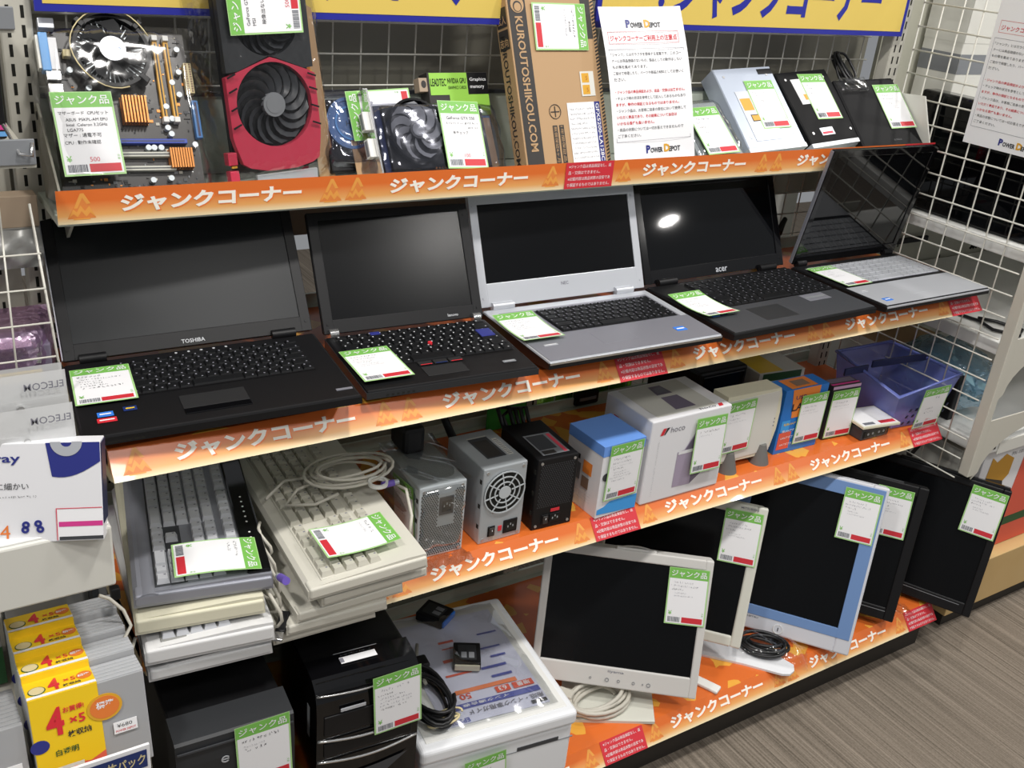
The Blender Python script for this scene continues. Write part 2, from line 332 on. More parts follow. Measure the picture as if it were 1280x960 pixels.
# signs across the top
def sign(x0, x1, label):
    t = thing('header_sign', label, 'sign', (x0, .128, .251)); wd = x1 - x0; M = FRONT(0, 0, 0)
    mb = MB(); mb.box(0, wd, 0, .006, 0, .155, 'bluesign'); mb.rect(.010, wd - .010, .010, .145, .0006, 'yellowsign', M); bd = mb.build('board', t)
    mb = MB(); mb.text('※ジャンクコーナー', FRONT(.122, 0, .0225), .098, 'bluesign', .63, .034, .0012); mb.build('lettering', bd)
sign(.018, .872, 'yellow header sign with blue lettering, left one, above the motherboard'); sign(.935, 1.781, 'yellow header sign with blue lettering, right one, above the disc drives')
# shelves
XR, RW = .812, .1035
def emblem(mb, M, s, z):
    """printed triangle crest on the banner"""
    P = lambda q: [(x * s, y * s) for x, y in q]
    mb.flat(P([(.0, .06), (1, .06), (.66, .72), (.5, 1), (.3, .62)]), z * .6, 'banner_mark_soft', M)
    mb.flat(P([(.25, .45), (.5, 1), (.62, 1), (.84, .60), (.70, .60), (.56, .84), (.37, .45)]), z, 'banner_mark', M)
    mb.flat(P([(.05, .1), (.22, .42), (.34, .30), (.48, .56), (.62, .34), (.78, .52), (.98, .1), (.80, .28), (.66, .12), (.50, .34), (.36, .12), (.22, .24)]), z, 'banner_mark', M)
    mb.flat(P([(.2, .02), (.8, .02), (.78, .07), (.22, .07)]), z, 'banner_mark', M)
NOTE = ['※ジャンク品は商品保証なし、返', '品・交換はできません。', '※記載内容は商品状態の目安であ', 'り保証するものではありません。']
def shelf(label, x0, x1, y, z, yb, zs, tilt, thick=.03):
    """y, z: lower front edge of the printed banner; zs: height of the top surface"""
    t = thing('display_shelf', label, 'shelf', (0, y, z)); 
    dy, dz = (.0, .0455) if not tilt else (.0286, .0348)
    ys = dy if tilt else .004
    mb = MB(); mb.box(x0, x1, ys + .001, yb - y, zs - z - thick, zs - z - .0012, 'shelf', .002); mb.box(x0, x1, yb - y - .006, yb - y, zs - z - .001, zs - z + .02, 'shelf')
    mb.build('shelf_board', t)
    for x in (x0 + .03, .925, x1 - .042) if tilt < 2 else ():
        mb = MB(); mb.prism([(ys + .05, zs - z - thick - .001), (yb - y, zs - z - thick - .001), (yb - y, zs - z - thick - .07), (yb - y - .05, zs - z - thick - .07)], x, x + .004, 'post', YZX); mb.build('shelf_bracket', t)
    mb = MB(); mn = 'banner_low' if tilt else 'banner_top'
    L = math.hypot(dy, dz); M = FR((0, 0, 0), (1, 0, 0), (0, dy, dz))
    mb.add([(x0, 0, 0), (x1, 0, 0), (x1, dy, dz), (x0, dy, dz)], [(0, 1, 2, 3)], mn)
    mb.add([(x0, .001, -.0005), (x1, .001, -.0005), (x1, dy + .001, dz - .0005), (x0, dy + .001, dz - .0005)], [(3, 2, 1, 0)], 'paper')
    if tilt: mb.add([(x0, dy, dz), (x1, dy, dz), (x1, yb - y - .02, dz), (x0, yb - y - .02, dz)], [(0, 1, 2, 3)], mn)
    if tilt: mb.add([(x0, 0, 0), (x0, dy, dz), (x0, yb - y, dz), (x0, yb - y, dz - .05), (x0, .03, -.012)], [(0, 1, 2, 3, 4)], 'banner_low')
    for k in range(2):
        for xs in (.08, .4795):
            xx = xs + .9035 * k
            mb.text('ジャンクコーナー', M @ Matrix.Translation((xx + .002, .0105, 0)), .0245, 'orange', .256, .042, .0003); mb.text('ジャンクコーナー', M @ Matrix.Translation((xx, .012, 0)), .0245, 'cream_text', .256, .042, .0006)
        for xs in ((.012 if k == 0 else .020), .364, .405, .765):
            emblem(mb, M @ Matrix.Translation((xs + .9035 * k, .005, 0)), .036, .0003)
    ban = mb.build('printed_banner', t)
    for k in range(2):
        mb = MB(); xx = XR + .9 * k; mb.rect(0, RW, 0, L, 0, 'red')
        for i, r in enumerate(NOTE): mb.text(r, Matrix.Translation((.006, L * (.78 - .235 * i), 0)), .0062, 'paper', min(.091, .0062 * len(r)), 0, .0003)
        mb.build('notice_label', ban, 'red notice printed with white small type', M=M @ Matrix.Translation((xx, 0, .001)))
    return t
s1 = shelf('top junk shelf with cards, boxes and drives behind its orange banner', .0, 1.815, 0, 0, .2, .0075, 0, .012)
mb = MB(); mb.box(.02, 1.78, .188, .192, .008, .132, 'shelf'); mb.box(.02, 1.78, .184, .194, .128, .134, 'dark_grey'); mb.build('rear_fence', s1)
mb = MB(); mb.prism([(-.0, .04), (.012, .040), (.115, .040), (.125, .132), (.042, .138)], 1.797, 1.801, 'offwhite', YZX); mb.build('end_plate', s1)
mb = MB(); mb.prism([(-.0, .03), (.115, .006), (.135, .125), (.115, .135)], .006, .009, 'panel_grey', YZX); mb.cyl((.118, .118), .006, .0055, .0095, 'hole', 12, YZX); mb.build('end_plate', s1)  # left plate's shade is put into its colour, darker than the right plate
shelf('second junk shelf carrying the five open laptops', 0, 1.815, -.2216, -.2710, .2, -.2362, True)
shelf('third junk shelf carrying keyboards, power supplies and boxes', .02, 1.815, -.2209, -.5907, .2, -.5559, True)
shelf('lowest junk shelf carrying computer towers, printer and monitors', .02, 1.815, -.3427, -1.0249, .2, -.9901, 2)
# ------------------------------------------------------------------ laptops
KEYROWS = [(.6, [1] * 15), (1, [1] * 13 + [1.6]), (1, [1.5] + [1] * 12 + [1.2]), (1, [1.8] + [1] * 11 + [1.9]), (1, [2.2] + [1] * 11 + [1.5]), (1, [1.1, 1, 1, 1, 1.1, 4.2, 1.1, 1, 1, 1, 1, 1])]
def keys(mb, x0, x1, y0, y1, z, mn='key', leg='legend', hgt=.0025, seed=0, gap=.0012, leg_n=2):
    R = random.Random(seed); tot = sum(r[0] for r in KEYROWS); u = (y1 - y0) / tot; y = y1
    for rh, ws in KEYROWS:
        k = (x1 - x0) / sum(ws); x = x0; h = rh * u
        for wd in ws:
            a, b, c, d = x + gap / 2, x + wd * k - gap / 2, y - h + gap / 2, y - gap / 2; q = .0012
            mb.add([(a, c, z), (b, c, z), (b, d, z), (a, d, z), (a + q, c + q, z + hgt), (b - q, c + q, z + hgt), (b - q, d - q, z + hgt), (a + q, d - q, z + hgt)], [(4, 5, 6, 7), (0, 1, 5, 4), (1, 2, 6, 5), (2, 3, 7, 6), (3, 0, 4, 7)], mn)
            if wd < 3:
                mb.rect(a + .003, a + .0052, d - .0062, d - .0032, z + hgt + .0002, leg)
                if rh == 1 and leg_n > 1: mb.rect(b - .0062, b - .004, c + .0032, c + .0056, z + hgt + .0002, leg)
            x += wd * k
        y -= h
def laptop(label, P, o):
    """P: fitted position, tilt and size; o: looks"""
    t = thing('laptop', label, 'laptop', (P['x'], P['y'], P['z']), (P['rx'], P['ry'], P['rz']))
    W, D, T, H, A = P['w'], P['d'], P['t'], P['lh'], P['la']
    mb = MB(); f = o.get('fr', .013); mb.prism([(0, T - f), (.004, T - f - .001), (D * .34, .0035), (D, .0035), (D, T - .003), (0, T - .003)], 0, W, o['side'], YZX); mb.box(.001, W - .001, .001, D - .001, T - .007, T, o['deck'], .003)
    for fx in (.03, W - .03):
        for fy in (D * .34 - .01, D - .03): mb.cyl((fx, fy), .008, 0 if fy > .05 else .010, .018, 'black', 12)
    for k in range(6): mb.rect(.03 + k * .008, .034 + k * .008, T - .011, T - .008, .0003, 'hole', FRONT(0, .0, 0))
    if o.get('trim'): mb.box(.002, W - .002, -.0008, .0015, T - .006, T - .002, o['trim'], .0005)
    if o.get('palm'): mb.box(.004, W - .004, .003, D * .42, T, T + .0008, o['palm'], .0004)
    if o.get('bed'): mb.rect(W * .06, W * .95, D * .42, D * .9, T + .0003, o['bed'])
    if 'lines' in o: o['lines'](mb, W, D, T)
    mb.build('base', t)
    kx0, kx1, ky0, ky1 = o['kb']; mb = MB(); mb.rect(kx0 * W - .002, kx1 * W + .002, ky0 * D - .002, ky1 * D + .002, T + .0008, o.get('well', 'black'))
    keys(mb, kx0 * W, kx1 * W, ky0 * D, ky1 * D, T + .0009, o.get('key', 'key'), o.get('leg', 'legend'), seed=3)
    mb.build('keyboard', t)
    if 'pad' in o:
        a, b, c, d = o['pad']; mb = MB(); mb.box(a * W, b * W, c * D, d * D, T, T + .001, o.get('padm', 'dark'), .0005)
        tp_ = mb.build('touchpad', t)
        if 'btn' in o: mb = MB(); mb.box(a * W, b * W, (c - .07) * D, (c - .005) * D, T, T + .0016, o['btn'], .0007); mb.build('touchpad_button', tp_)
    M = Matrix(((1, 0, 0, 0), (0, math.cos(A), -math.sin(A), D), (0, math.sin(A), math.cos(A), T), (0, 0, 0, 1)))
    fx, ft, fb = o['bez']
    mb = MB(M); mb.box(0, W, .004, H, -.012, -.004, o['back'], .004); th = -.001
    for a, b, c, d in ((.001, fx, .004, H - .001), (W - fx, W - .001, .004, H - .001), (fx - .001, W - fx + .001, .004, fb), (fx - .001, W - fx + .001, H - ft, H - .001)): mb.box(a, b, c, d, -.005, th, o['bezel'], .001)
    if o.get('logo'): s, xx, yy, hh, mn = o['logo']; mb.text(s, Matrix.Translation((xx * W, yy, 0)), hh, mn, None, .012, th + .0004, 'c')
    for bx in (fx * .5, W - fx * .5): mb.cyl((bx, H - .02), .0025, th, th + .0008, o['bezel'], 10); mb.cyl((bx, .02), .0025, th, th + .0008, o['bezel'], 10)
    if o.get('edge'): mb.box(-.0012, .0015, .006, H - .003, -.011, -.003, o['edge'], .0008)
    lid = mb.build('lid', t)
    mb = MB(M); mb.box(fx - .001, W - fx + .001, fb - .001, H - ft + .001, -.006, -.003, o['lcd']); mb.build('display', lid, 'dark switched-off screen')
    for a, b in o['hinge']:
        mb = MB(); R = Matrix(((0, 0, 1, 0), (1, 0, 0, 0), (0, 1, 0, 0), (0, 0, 0, 1)))
        mb.cyl((D + .001, T + .004), .0075, a * W, b * W, o.get('hingem', 'black'), 14, R); mb.build('hinge', t)
    for x, y, wd, hh, mn, mn2 in o.get('stk', ()):
        mb = MB(); mb.box(x * W, x * W + wd, y * D, y * D + hh, T + .0006, T + .0016, mn, .0004); mb.rect(x * W + .003, x * W + wd - .003, y * D + hh * .35, y * D + hh * .6, T + .0019, mn2); mb.build('sticker', t, None)
    return t
LP = dict(
 tosh=dict(x=-0.0309, y=-0.2073, z=-0.2369, rz=-0.1021, rx=-0.0046, ry=-0.0371, w=0.362, d=0.2326, t=0.0278, lh=0.2443, la=0.9731),
 tp=dict(x=0.3511, y=-0.2111, z=-0.2378, rz=-0.0951, rx=0.013, ry=-0.02, w=0.2792, d=0.1981, t=0.0276, lh=0.1992, la=1.057),
 nec=dict(x=0.6564, y=-0.2256, z=-0.2355, rz=-0.0504, rx=0.0007, ry=-0.0129, w=0.3535, d=0.2287, t=0.0282, lh=0.2, la=1.1598),
 acer=dict(x=1.0408, y=-0.2403, z=-0.236, rz=0.0127, rx=0.0046, ry=-0.002, w=0.3853, d=0.2444, t=0.0281, lh=0.208, la=1.1404),
 lg=dict(x=1.451, y=-0.24, z=-0.2361, rz=0.0152, rx=-0.0057, ry=0.0092, w=0.3459, d=0.2506, t=0.028, lh=0.2626, la=1.7466))
def deck_tag(t, P, x, y, ang, **k): price_tag(t, TOP(x, y, P['t'] + .0042) @ rotz(ang), **k)
P = LP['tosh']
def tosh_lines(mb, W, D, T):
    for k in range(5): mb.cyl((W * (.42 + .05 * k), D * .955), .002, T, T + .0006, 'legend', 8)
    mb.box(W * .92, W * .985, D * .10, D * .125, T, T + .001, 'silver_dark', .0004)
t = laptop('large matte black laptop, leftmost of the five, with a wide keyboard and colored stickers', P, dict(side='black', deck='black', back='dark', bezel='black', lcd='lcd_matte', bez=(.017, .02, .028), edge='silver', lines=tosh_lines,
    kb=(.19, .90, .44, .90), key='key', leg='inkgrey', pad=(.36, .60, .17, .34), padm='black_matte', btn='black_gloss', hinge=((.06, .16), (.82, .92)), logo=('TOSHIBA', .5, .009, .006, 'legend'),
    stk=((.07, .22, .02, .013, 'sticker_blue', 'paper'), (.16, .25, .017, .012, 'sticker_dark', 'yellow'), (.065, .15, .024, .012, 'sticker_red', 'paper'))))
deck_tag(t, P, .0050, .2005, -.02, rows=(('ダイナブック', .007, .005, 'ink'), (.055, .006, .004, 'ink'), (.03, .01, .004, 'ink'), (.03, .01, .004, 'ink'), (.035, .01, .004, 'ink'), (.05, .012, .005, 'ink')), seed=2)
P = LP['tp']
t = laptop('small square black laptop with a red pointing stick and white-blue keys', P, dict(side='dark', deck='black', back='black', bezel='black', lcd='lcd_mon', bez=(.018, .014, .026),
    kb=(.05, .965, .36, .96), key='key', pad=(.37, .61, .1, .26), padm='black_matte', hinge=((.03, .08), (.92, .97)), hingem='chrome', logo=('lenovo', .80, .010, .005, 'legend'),
    stk=((.83, .14, .022, .007, 'grey', 'silver'),)))
mb = MB(); mb.cyl((P['w'] * .53, P['d'] * .62), .0042, P['t'] + .002, P['t'] + .006, 'sticker_red', 14, None, .0036); mb.build('pointing_stick', t, 'red pointing stick')
mb = MB()
for k, (a, b) in enumerate(((.37, .45), (.46, .54), (.55, .63))): mb.box(a * P['w'], b * P['w'], P['d'] * .28, P['d'] * .34, P['t'], P['t'] + .0025, 'black_matte', .0008); mb.rect(a * P['w'] + .002, b * P['w'] - .002, P['d'] * .275, P['d'] * .285, P['t'] + .0027, 'sticker_red' if k != 1 else 'sticker_dark')
mb.build('mouse_button', t)
mb = MB(); mb.box(P['w'] * .855, P['w'] * .945, P['d'] * .62, P['d'] * .76, P['t'] + .0024, P['t'] + .0046, 'navy', .001); mb.build('enter_key', t, 'dark blue key')
mb = MB(); mb.box(P['w'] * .25, P['w'] * .31, P['d'] * .9, P['d'] * .95, P['t'] + .0024, P['t'] + .0044, 'navy', .001); mb.build('help_key', t, 'dark blue key')
deck_tag(t, P, .001, .1315, .02, rows=MEMO(1), seed=3, lift=.003)
P = LP['nec']
t = laptop('silver laptop with bright bezel and black keyboard, middle of the five', P, dict(side='black', deck='silver', back='silver', bezel='silver', lcd='lcd_mon', bez=(.017, .018, .045), trim='chrome', palm='silver_dark', bed='silver_dark',
    kb=(.25, .93, .44, .85), key='key', leg='inkgrey', pad=(.36, .56, .14, .34), padm='silver_dark', hinge=((.06, .18), (.80, .91)), hingem='silver', logo=('NEC', .5, .028, .006, 'inkgrey'),
    stk=((.80, .16, .022, .016, 'sticker_blue', 'paper'), (.07, .24, .026, .006, 'silver', 'paper'))))
deck_tag(t, P, -.0030, .186, -.015, rows=MEMO(2), seed=4, curl=.004)
P = LP['acer']
t = laptop('glossy black widescreen laptop with a dark grey palm rest and lamp reflection', P, dict(side='black', deck='black', back='black_gloss', bezel='black_gloss', lcd='lcd_gloss', bez=(.018, .02, .03), palm='dark_grey',
    kb=(.215, .98, .44, .93), key='key', leg='inkgrey', pad=(.28, .50, .10, .34), padm='dark', hinge=((.08, .2), (.8, .92)), logo=('acer', .53, .009, .009, 'silver'),
    stk=((.045, .30, .018, .014, 'sticker_blue', 'paper'), (.10, .30, .014, .012, 'sticker_dark', 'yellow'), (.145, .31, .016, .012, 'silver', 'sticker_blue'), (.70, .28, .062, .030, 'silver_dark', 'grey'))))
deck_tag(t, P, -.0026, .1787, -.005, rows=MEMO(0), seed=5, curl=.005)
P = LP['lg']
t = laptop('laptop with tall black mirror screen and silver keyboard, rightmost of the five', P, dict(side='black', deck='black', back='black_gloss', bezel='black_gloss', lcd='lcd_gloss', bez=(.016, .016, .026), trim='silver', palm='silver', edge='silver_dark',
    kb=(.05, .955, .47, .90), key='silver', leg='grey', well='silver_dark', pad=(.36, .58, .13, .34), padm='silver', hinge=((.04, .12), (.88, .96)),
    stk=((.07, .08, .022, .014, 'sticker_blue', 'paper'), (.05, .30, .018, .008, 'silver', 'paper'))))
deck_tag(t, P, .0088, .2190, .015, rows=MEMO(1), seed=6)
# ------------------------------------------------------------------ top shelf goods
def bag(name, parent, x0, x1, z0, z1, yf, yb, mn, seed=1, amp=.004, n=22, flat=False):
    """sealed film bag: pillow between its front (yf) and back (yb), edges meeting at yb"""
    R = random.Random(seed); ph = [(R.uniform(8, 30), R.uniform(8, 30), R.uniform(0, 6.3)) for _ in range(7)]
    def wr(x, z): return sum(math.sin(a * x * 9 + b * z * 9 + c) for a, b, c in ph) / 7
    def front(u, v):
        e = (1 - abs(2 * u - 1) ** 6) * (1 - abs(2 * v - 1) ** 6); x = x0 + (x1 - x0) * u; z = z0 + (z1 - z0) * v
        return (x + amp * .6 * math.sin(v * 23 + seed) * (abs(2 * u - 1) ** 3), yb + (yf - yb) * min(1, e * 1.3) + amp * wr(x, z) * e, z)
    mb = MB(); mb.grid(front, n, n, mn)
    mb.grid(lambda u, v: (front(u, v)[0], yb + .0006, front(u, v)[2]), n, n, mn)
    return mb.build(name, parent)
def fan(mb_parent, M, r, blades, mn='fanblade', hub='dark_grey', depth=.012, sweep=.9, name='fan'):
    mb = MB(M); mb.cyl((0, 0), r * .30, -depth, .001, hub, 28); mb.cyl((0, 0), r * .22, .001, .0016, 'grey', 24)
    for k in range(blades):
        a = 2 * PI * k / blades; vs = []
        for j in range(7):
            q = j / 6; rr = r * (.28 + .70 * q); aa = a + sweep * q * q
            wd = .62 * 2 * PI / blades
            vs += [(rr * math.cos(aa), rr * math.sin(aa), -.001), (rr * math.cos(aa + wd), rr * math.sin(aa + wd), -depth * .8)]
        mb.add(vs, [(2 * j, 2 * j + 1, 2 * j + 3, 2 * j + 2) for j in range(6)], mn, None, True)
        mb.add([(x, y, z - .0008) for x, y, z in vs], [(2 * j, 2 * j + 2, 2 * j + 3, 2 * j + 1) for j in range(6)], mn, None, True)
    return mb.build(name, mb_parent)
# motherboard with cooler, in a clear bag
t = thing('motherboard', 'dark motherboard with round cooler and two yellow memory slots in a clear bag', 'motherboard', (.0162, .0423, .0399), (-.5305, .0309, -.0164))
W, H, E = .19, .2182, -.038
mb = MB(); mb.box(0, W, 0, .003, E, H, 'pcb'); R = random.Random(5)
for k in range(300):
    x, z = R.uniform(.005, W - .008), R.uniform(E + .004, H - .006); a, b = R.choice(((.003, .0015), (.002, .002), (.005, .004), (.0015, .003), (.009, .0008)))
    mb.box(x, x + a, -.0012, 0, z, z + b, R.choice(('dark_grey', 'black', 'grey', 'key_beige', 'black', 'copper', 'box_black')))
mb.build('circuit_board', t)
F = lambda u, v: FRONT(u * W, -.0, v * H)
mb = MB(F(.45, .83)); mb.cyl((0, 0), .050, 0, .012, 'black', 32); mb.ring((0, 0), .046, .051, .012, .024, 'black', 40)
for k in range(4): mb.box(-.004, .004, .046, .060, .006, .026, 'black', .001, rotz(PI / 4 + k * PI / 2))
for k in range(40): mb.box(-.0006, .0006, .028, .045, .004, .014, 'steel', 0, rotz(k * PI / 20))
cl = mb.build('cpu_cooler', t)
fan(cl, F(.45, .83) @ Matrix.Translation((0, 0, .028)), .044, 7, 'black_matte', 'dark_grey', .012, .5, 'cooler_fan')
mb = MB(F(.45, .83)); mb.cyl((0, 0), .017, .028, .0300, 'silver', 24); mb.flat([(.016 * math.cos(a * PI / 12 - 1.2), .016 * math.sin(a * PI / 12 - 1.2)) for a in range(13)], .0302, 'paper'); mb.ring((.006, -.002), .0036, .0044, .0302, .0304, 'sticker_blue', 16); mb.build('hub_sticker', cl, 'round silver and white sticker')
mb = MB(); mb.tube([(W * .45 + .054 * math.cos(a), -.03 + .004 * math.sin(3 * a), H * .83 + .054 * math.sin(a)) for a in [k * .2 for k in range(2, 26)]], .0009, 'conn_cream', 6); mb.build('fan_cable', t, 'thin yellow-green cable')
for k in range(2):
    M = F(.775 + .08 * k, .42); mb = MB(M); mb.box(-.0035, .0035, 0, .112, 0, .008, 'slot_yellow', .001); mb.box(-.001, .001, .004, .108, .008, .0083, 'box_black')
    for y in (-.006, .111): mb.box(-.004, .004, y, y + .008, 0, .012, 'white', .001)
    mb.build('memory_slot', t, 'yellow memory slot')
def sink(u, v, w, h, n, name):
    mb = MB(F(u, v)); mb.box(-w / 2, w / 2, -h / 2, h / 2, 0, .004, 'copper')
    for k in range(n): x = -w / 2 + (k + .5) * w / n; mb.box(x - .0012, x + .0012, -h / 2, h / 2, .004, .016, 'copper')
    mb.build('heatsink', t, 'copper coloured heatsink')
sink(.56, .47, .034, .038, 8, ''); sink(.84, .155, .032, .028, 9, '')
mb = MB(F(.42, .27)); mb.box(0, .092, -.0035, .0035, 0, .010, 'slot_blue', .001); mb.box(.003, .088, -.0008, .0008, .01, .0103, 'navy_dark'); mb.build('card_slot', t, 'blue slot')
for v in (.185, .095): mb = MB(F(.40, v)); mb.box(0, .075, -.0035, .0035, 0, .010, 'slot', .001); mb.box(.003, .072, -.0008, .0008, .01, .0103, 'dark_grey'); mb.build('card_slot', t, 'white slot')
mb = MB(F(.985, .585)); mb.box(-.0055, .0055, 0, .044, 0, .012, 'conn_cream', .001)
for r in range(12):
    for c in (-.0027, .0027): mb.rect(c - .0014, c + .0014, .002 + r * .0035, .0044 + r * .0035, .0123, 'brown')
mb.build('power_connector', t, 'cream power connector')
mb = MB(F(.155, .80)); mb.box(-.005, .005, 0, .010, 0, .012, 'conn_cream', .001); mb.build('power_connector', t, 'small cream power connector')
mb = MB(F(1.005, .29)); mb.box(-.005, .004, 0, .055, 0, .010, 'conn_blue', .001); mb.box(-.002, .001, .003, .052, .01, .0103, 'navy_dark'); mb.build('drive_connector', t, 'blue drive connector')
mb = MB(F(.015, .70)); mb.box(-.007, .004, 0, .052, 0, .016, 'port_blue', .001); mb.box(.004, .015, .002, .046, 0, .0145, 'paper', .001); mb.box(-.011, -.007, .003, .049, 0, .014, 'offwhite', .001); mb.build('printer_port', t, 'light blue printer port')
mb = MB(F(-.01, .97)); mb.box(0, .02, 0, .014, 0, .014, 'silver', .001); mb.build('keyboard_port', t)
mb = MB(F(.03, .56)); mb.box(-.006, .012, 0, .014, 0, .014, 'chrome', .001); mb.box(-.006, .012, .018, .032, 0, .014, 'chrome', .001); mb.build('network_port', t)
for u, v in ((.16, .72), (.82, .42), (.79, .5), (.78, .36), (.86, .66), (.9, .58), (.93, .88), (.66, .23), (.71, .23), (.62, .23), (.75, .03), (.62, .02), (.96, .25), (.2, .55), (.27, .61), (.8, .32), (.92, .73)):
    mb = MB(F(u, v)); mb.cyl((0, 0), .004, 0, .009, 'steel_lite', 14); mb.build('capacitor', t)
price_tag(t, FRONT(-.004, -.031, .1175) @ rotz(.04), rows=(('マザーボード  CPUセット', .006, .005, 'ink'), ('ASUS  P5KPL-AM EPU', .014, .004, 'ink'), ('Intel  Celeron 3.2GHz', .014, .004, 'ink'), ('LGA775', .014, .0042, 'ink'), ('マザー : 通電不可', .008, .0055, 'ink'), ('CPU : 動作未確認', .008, .0055, 'ink')), price='500', seed=7)
bag('clear_bag', t, -.016, W + .014, E, H + .012, -.034, .006, 'film', 3)
# red and black twin-fan graphics card
t = thing('graphics_card', 'large red and black twin-fan graphics card standing upright in bubble wrap', 'graphics card', (.2576, .0528, .0444), (-.1737, -.0445, .1123))
W, H, E = .142, .285, -.034
mb = MB(); mb.box(.004, W - .002, .013, .03, E + .02, H, 'black', .003); mb.box(W - .004, W + .004, .016, .019, E + .05, H * .6, 'copper'); mb.build('card_body', t)
def hexpts(cx, cz, r0): return [(cx + r0 * math.cos(a), cz + r0 * math.sin(a)) for a in [k * 2 * PI / 32 for k in range(32)]]
def shroud_ring(mb, outer, cx, cz, r, y0, y1, mn, n=48):
    """plate with the outline `outer` and a round hole"""
    M = FRONT(0, 0, 0); vs = []; 
    def ray_out(a):
        d = Vector((math.cos(a), math.sin(a))); best = None
        for i in range(len(outer)):
            p = Vector(outer[i]) - Vector((cx, cz)); q = Vector(outer[(i + 1) % len(outer)]) - Vector((cx, cz)); e = q - p
            den = d.x * e.y - d.y * e.x
            if abs(den) < 1e-9: continue
            tt = (p.x * e.y - p.y * e.x) / den; uu = (p.x * d.y - p.y * d.x) / den
            if tt > 0 and -1e-6 <= uu <= 1 + 1e-6 and (best is None or tt < best): best = tt
        return best or r
    for k in range(n):
        a = 2 * PI * k / n; c, s = math.cos(a), math.sin(a); ro = ray_out(a)
        vs += [(cx + r * c, cz + r * s, y0), (cx + ro * c, cz + ro * s, y0), (cx + ro * c, cz + ro * s, y1), (cx + r * c, cz + r * s, y1)]
    fs = []
    for k in range(n):
        p, q = 4 * k, 4 * ((k + 1) % n)
        for j in range(4): fs.append((p + j, p + (j + 1) % 4, q + (j + 1) % 4, q + j))
    mb.add(vs, fs, mn, M)
fcx, fcz, fr = .072, .090, .060
mb = MB(); shroud_ring(mb, [(.0, .132), (.0, .045), (.012, .005), (.05, -.004), (.095, -.004), (.134, .004), (W, .045), (W, .132), (.073, .157)], fcx, fcz, fr, -.008, .004, 'gpu_red'); mb.build('fan_shroud', t, 'red angular fan surround')
mb = MB(); shroud_ring(mb, [(.002, .133), (.072, .159), (W - .002, .133), (W - .002, .262), (.125, H), (.018, H), (.002, .262)], fcx, .208, .050, -.007, .004, 'dark'); mb.build('fan_shroud', t, 'dark upper fan surround')
for z in (.06, .085, .11, .13):
    for x, a in ((.001, .4), (W - .015, -.35)): mb = MB(FRONT(x, -.0085, z)); mb.box(0, .014, 0, .0025, 0, .0012, 'black', 0, rotz(a)); mb.build('shroud_groove', t)
for cz in (fcz, .208): mb = MB(); mb.cyl((fcx, cz), (fr + .001 if cz < .2 else .052), -.012, -.011, 'black', 40, FRONT(0, 0, 0)); fw = mb.build('fan_well', t)
for cz, fr in ((fcz, .060), (.208, .050)):
    f = fan(fw, FRONT(fcx, -.0005, cz), fr - .002, 14, 'fanblade', 'grey', .009, .75)
mb = MB(); mb.box(.03, .13, -.002, .006, -.03, -.008, 'steel', .001); mb.build('heat_plate', t)
mb = MB(); mb.box(.10, .124, -.012, .006, -.031, -.022, 'gpu_red', .001); mb.build('port_cap', t, 'red port cap')
for z in (.02, -.006): mb = MB(); mb.box(-.012, .002, -.004, .012, z - .01, z + .008, 'gpu_red', .001); mb.box(-.008, .0, -.0045, .0, z - .014, z - .011, 'gold'); mb.build('port_cap', t, 'red port cap')
mb = MB(); mb.prism([(W + .002, E), (W + .03, E), (W + .016, H), (W - .004, H)], .02, .023, 'kraft', Matrix(((1, 0, 0, 0), (0, 0, 1, 0), (0, 1, 0, 0), (0, 0, 0, 1)))); mb.build('backing_board', t, 'brown backing board')
mb = MB(); mb.box(W + .0005, W + .004, .012, .016, .02, .135, 'slot_yellow'); mb.build('edge_strip', t, 'yellow strip')
price_tag(t, FRONT(.0125, -.014, .188) @ rotz(PI / 2 - .0), rows=(('GeForce GTX1080', .012, .005, 'ink'), ('MSI', .012, .005, 'ink'), (.0, .01, .004, 'ink'), ('映像出ない、', .014, .0065, 'ink')), price='5000', seed=8)
bag('bubble_wrap', t, -.03, W + .028, E, H + .01, -.0125, .034, 'film_bubble', 4, .003)
# card in a silver antistatic bag with a blue fan
t = thing('graphics_card', 'blue-fan graphics card in a dark silvery bag with a sideways green card', 'graphics card', (.418, .075, .030), (-.45, 0, .02))
mb = MB(); mb.box(.0, .14, .002, .016, 0, .115, 'black', .003); mb.build('card_body', t)
mb = MB(FRONT(.042, .0, .075)); mb.cyl((0, 0), .038, -.002, .004, 'his_blue', 32); mb.ring((0, 0), .036, .041, 0, .006, 'his_blue', 32); mb.ring((0, 0), .024, .027, .004, .0055, 'port_blue', 32); mb.text('HIS', Matrix.Translation((0, -.004, .0042)), .008, 'dark_grey', None, .0, 0, 'c'); mb.build('fan', t, 'blue fan lettered in thin grey')
price_tag(t, FRONT(.040, -.012, .045) @ rotz(PI / 2 + .04), rows=MEMO(0), seed=9)
bag('antistatic_bag', t, -.012, .155, 0, .135, -.010, .02, 'film_esd', 5, .005)
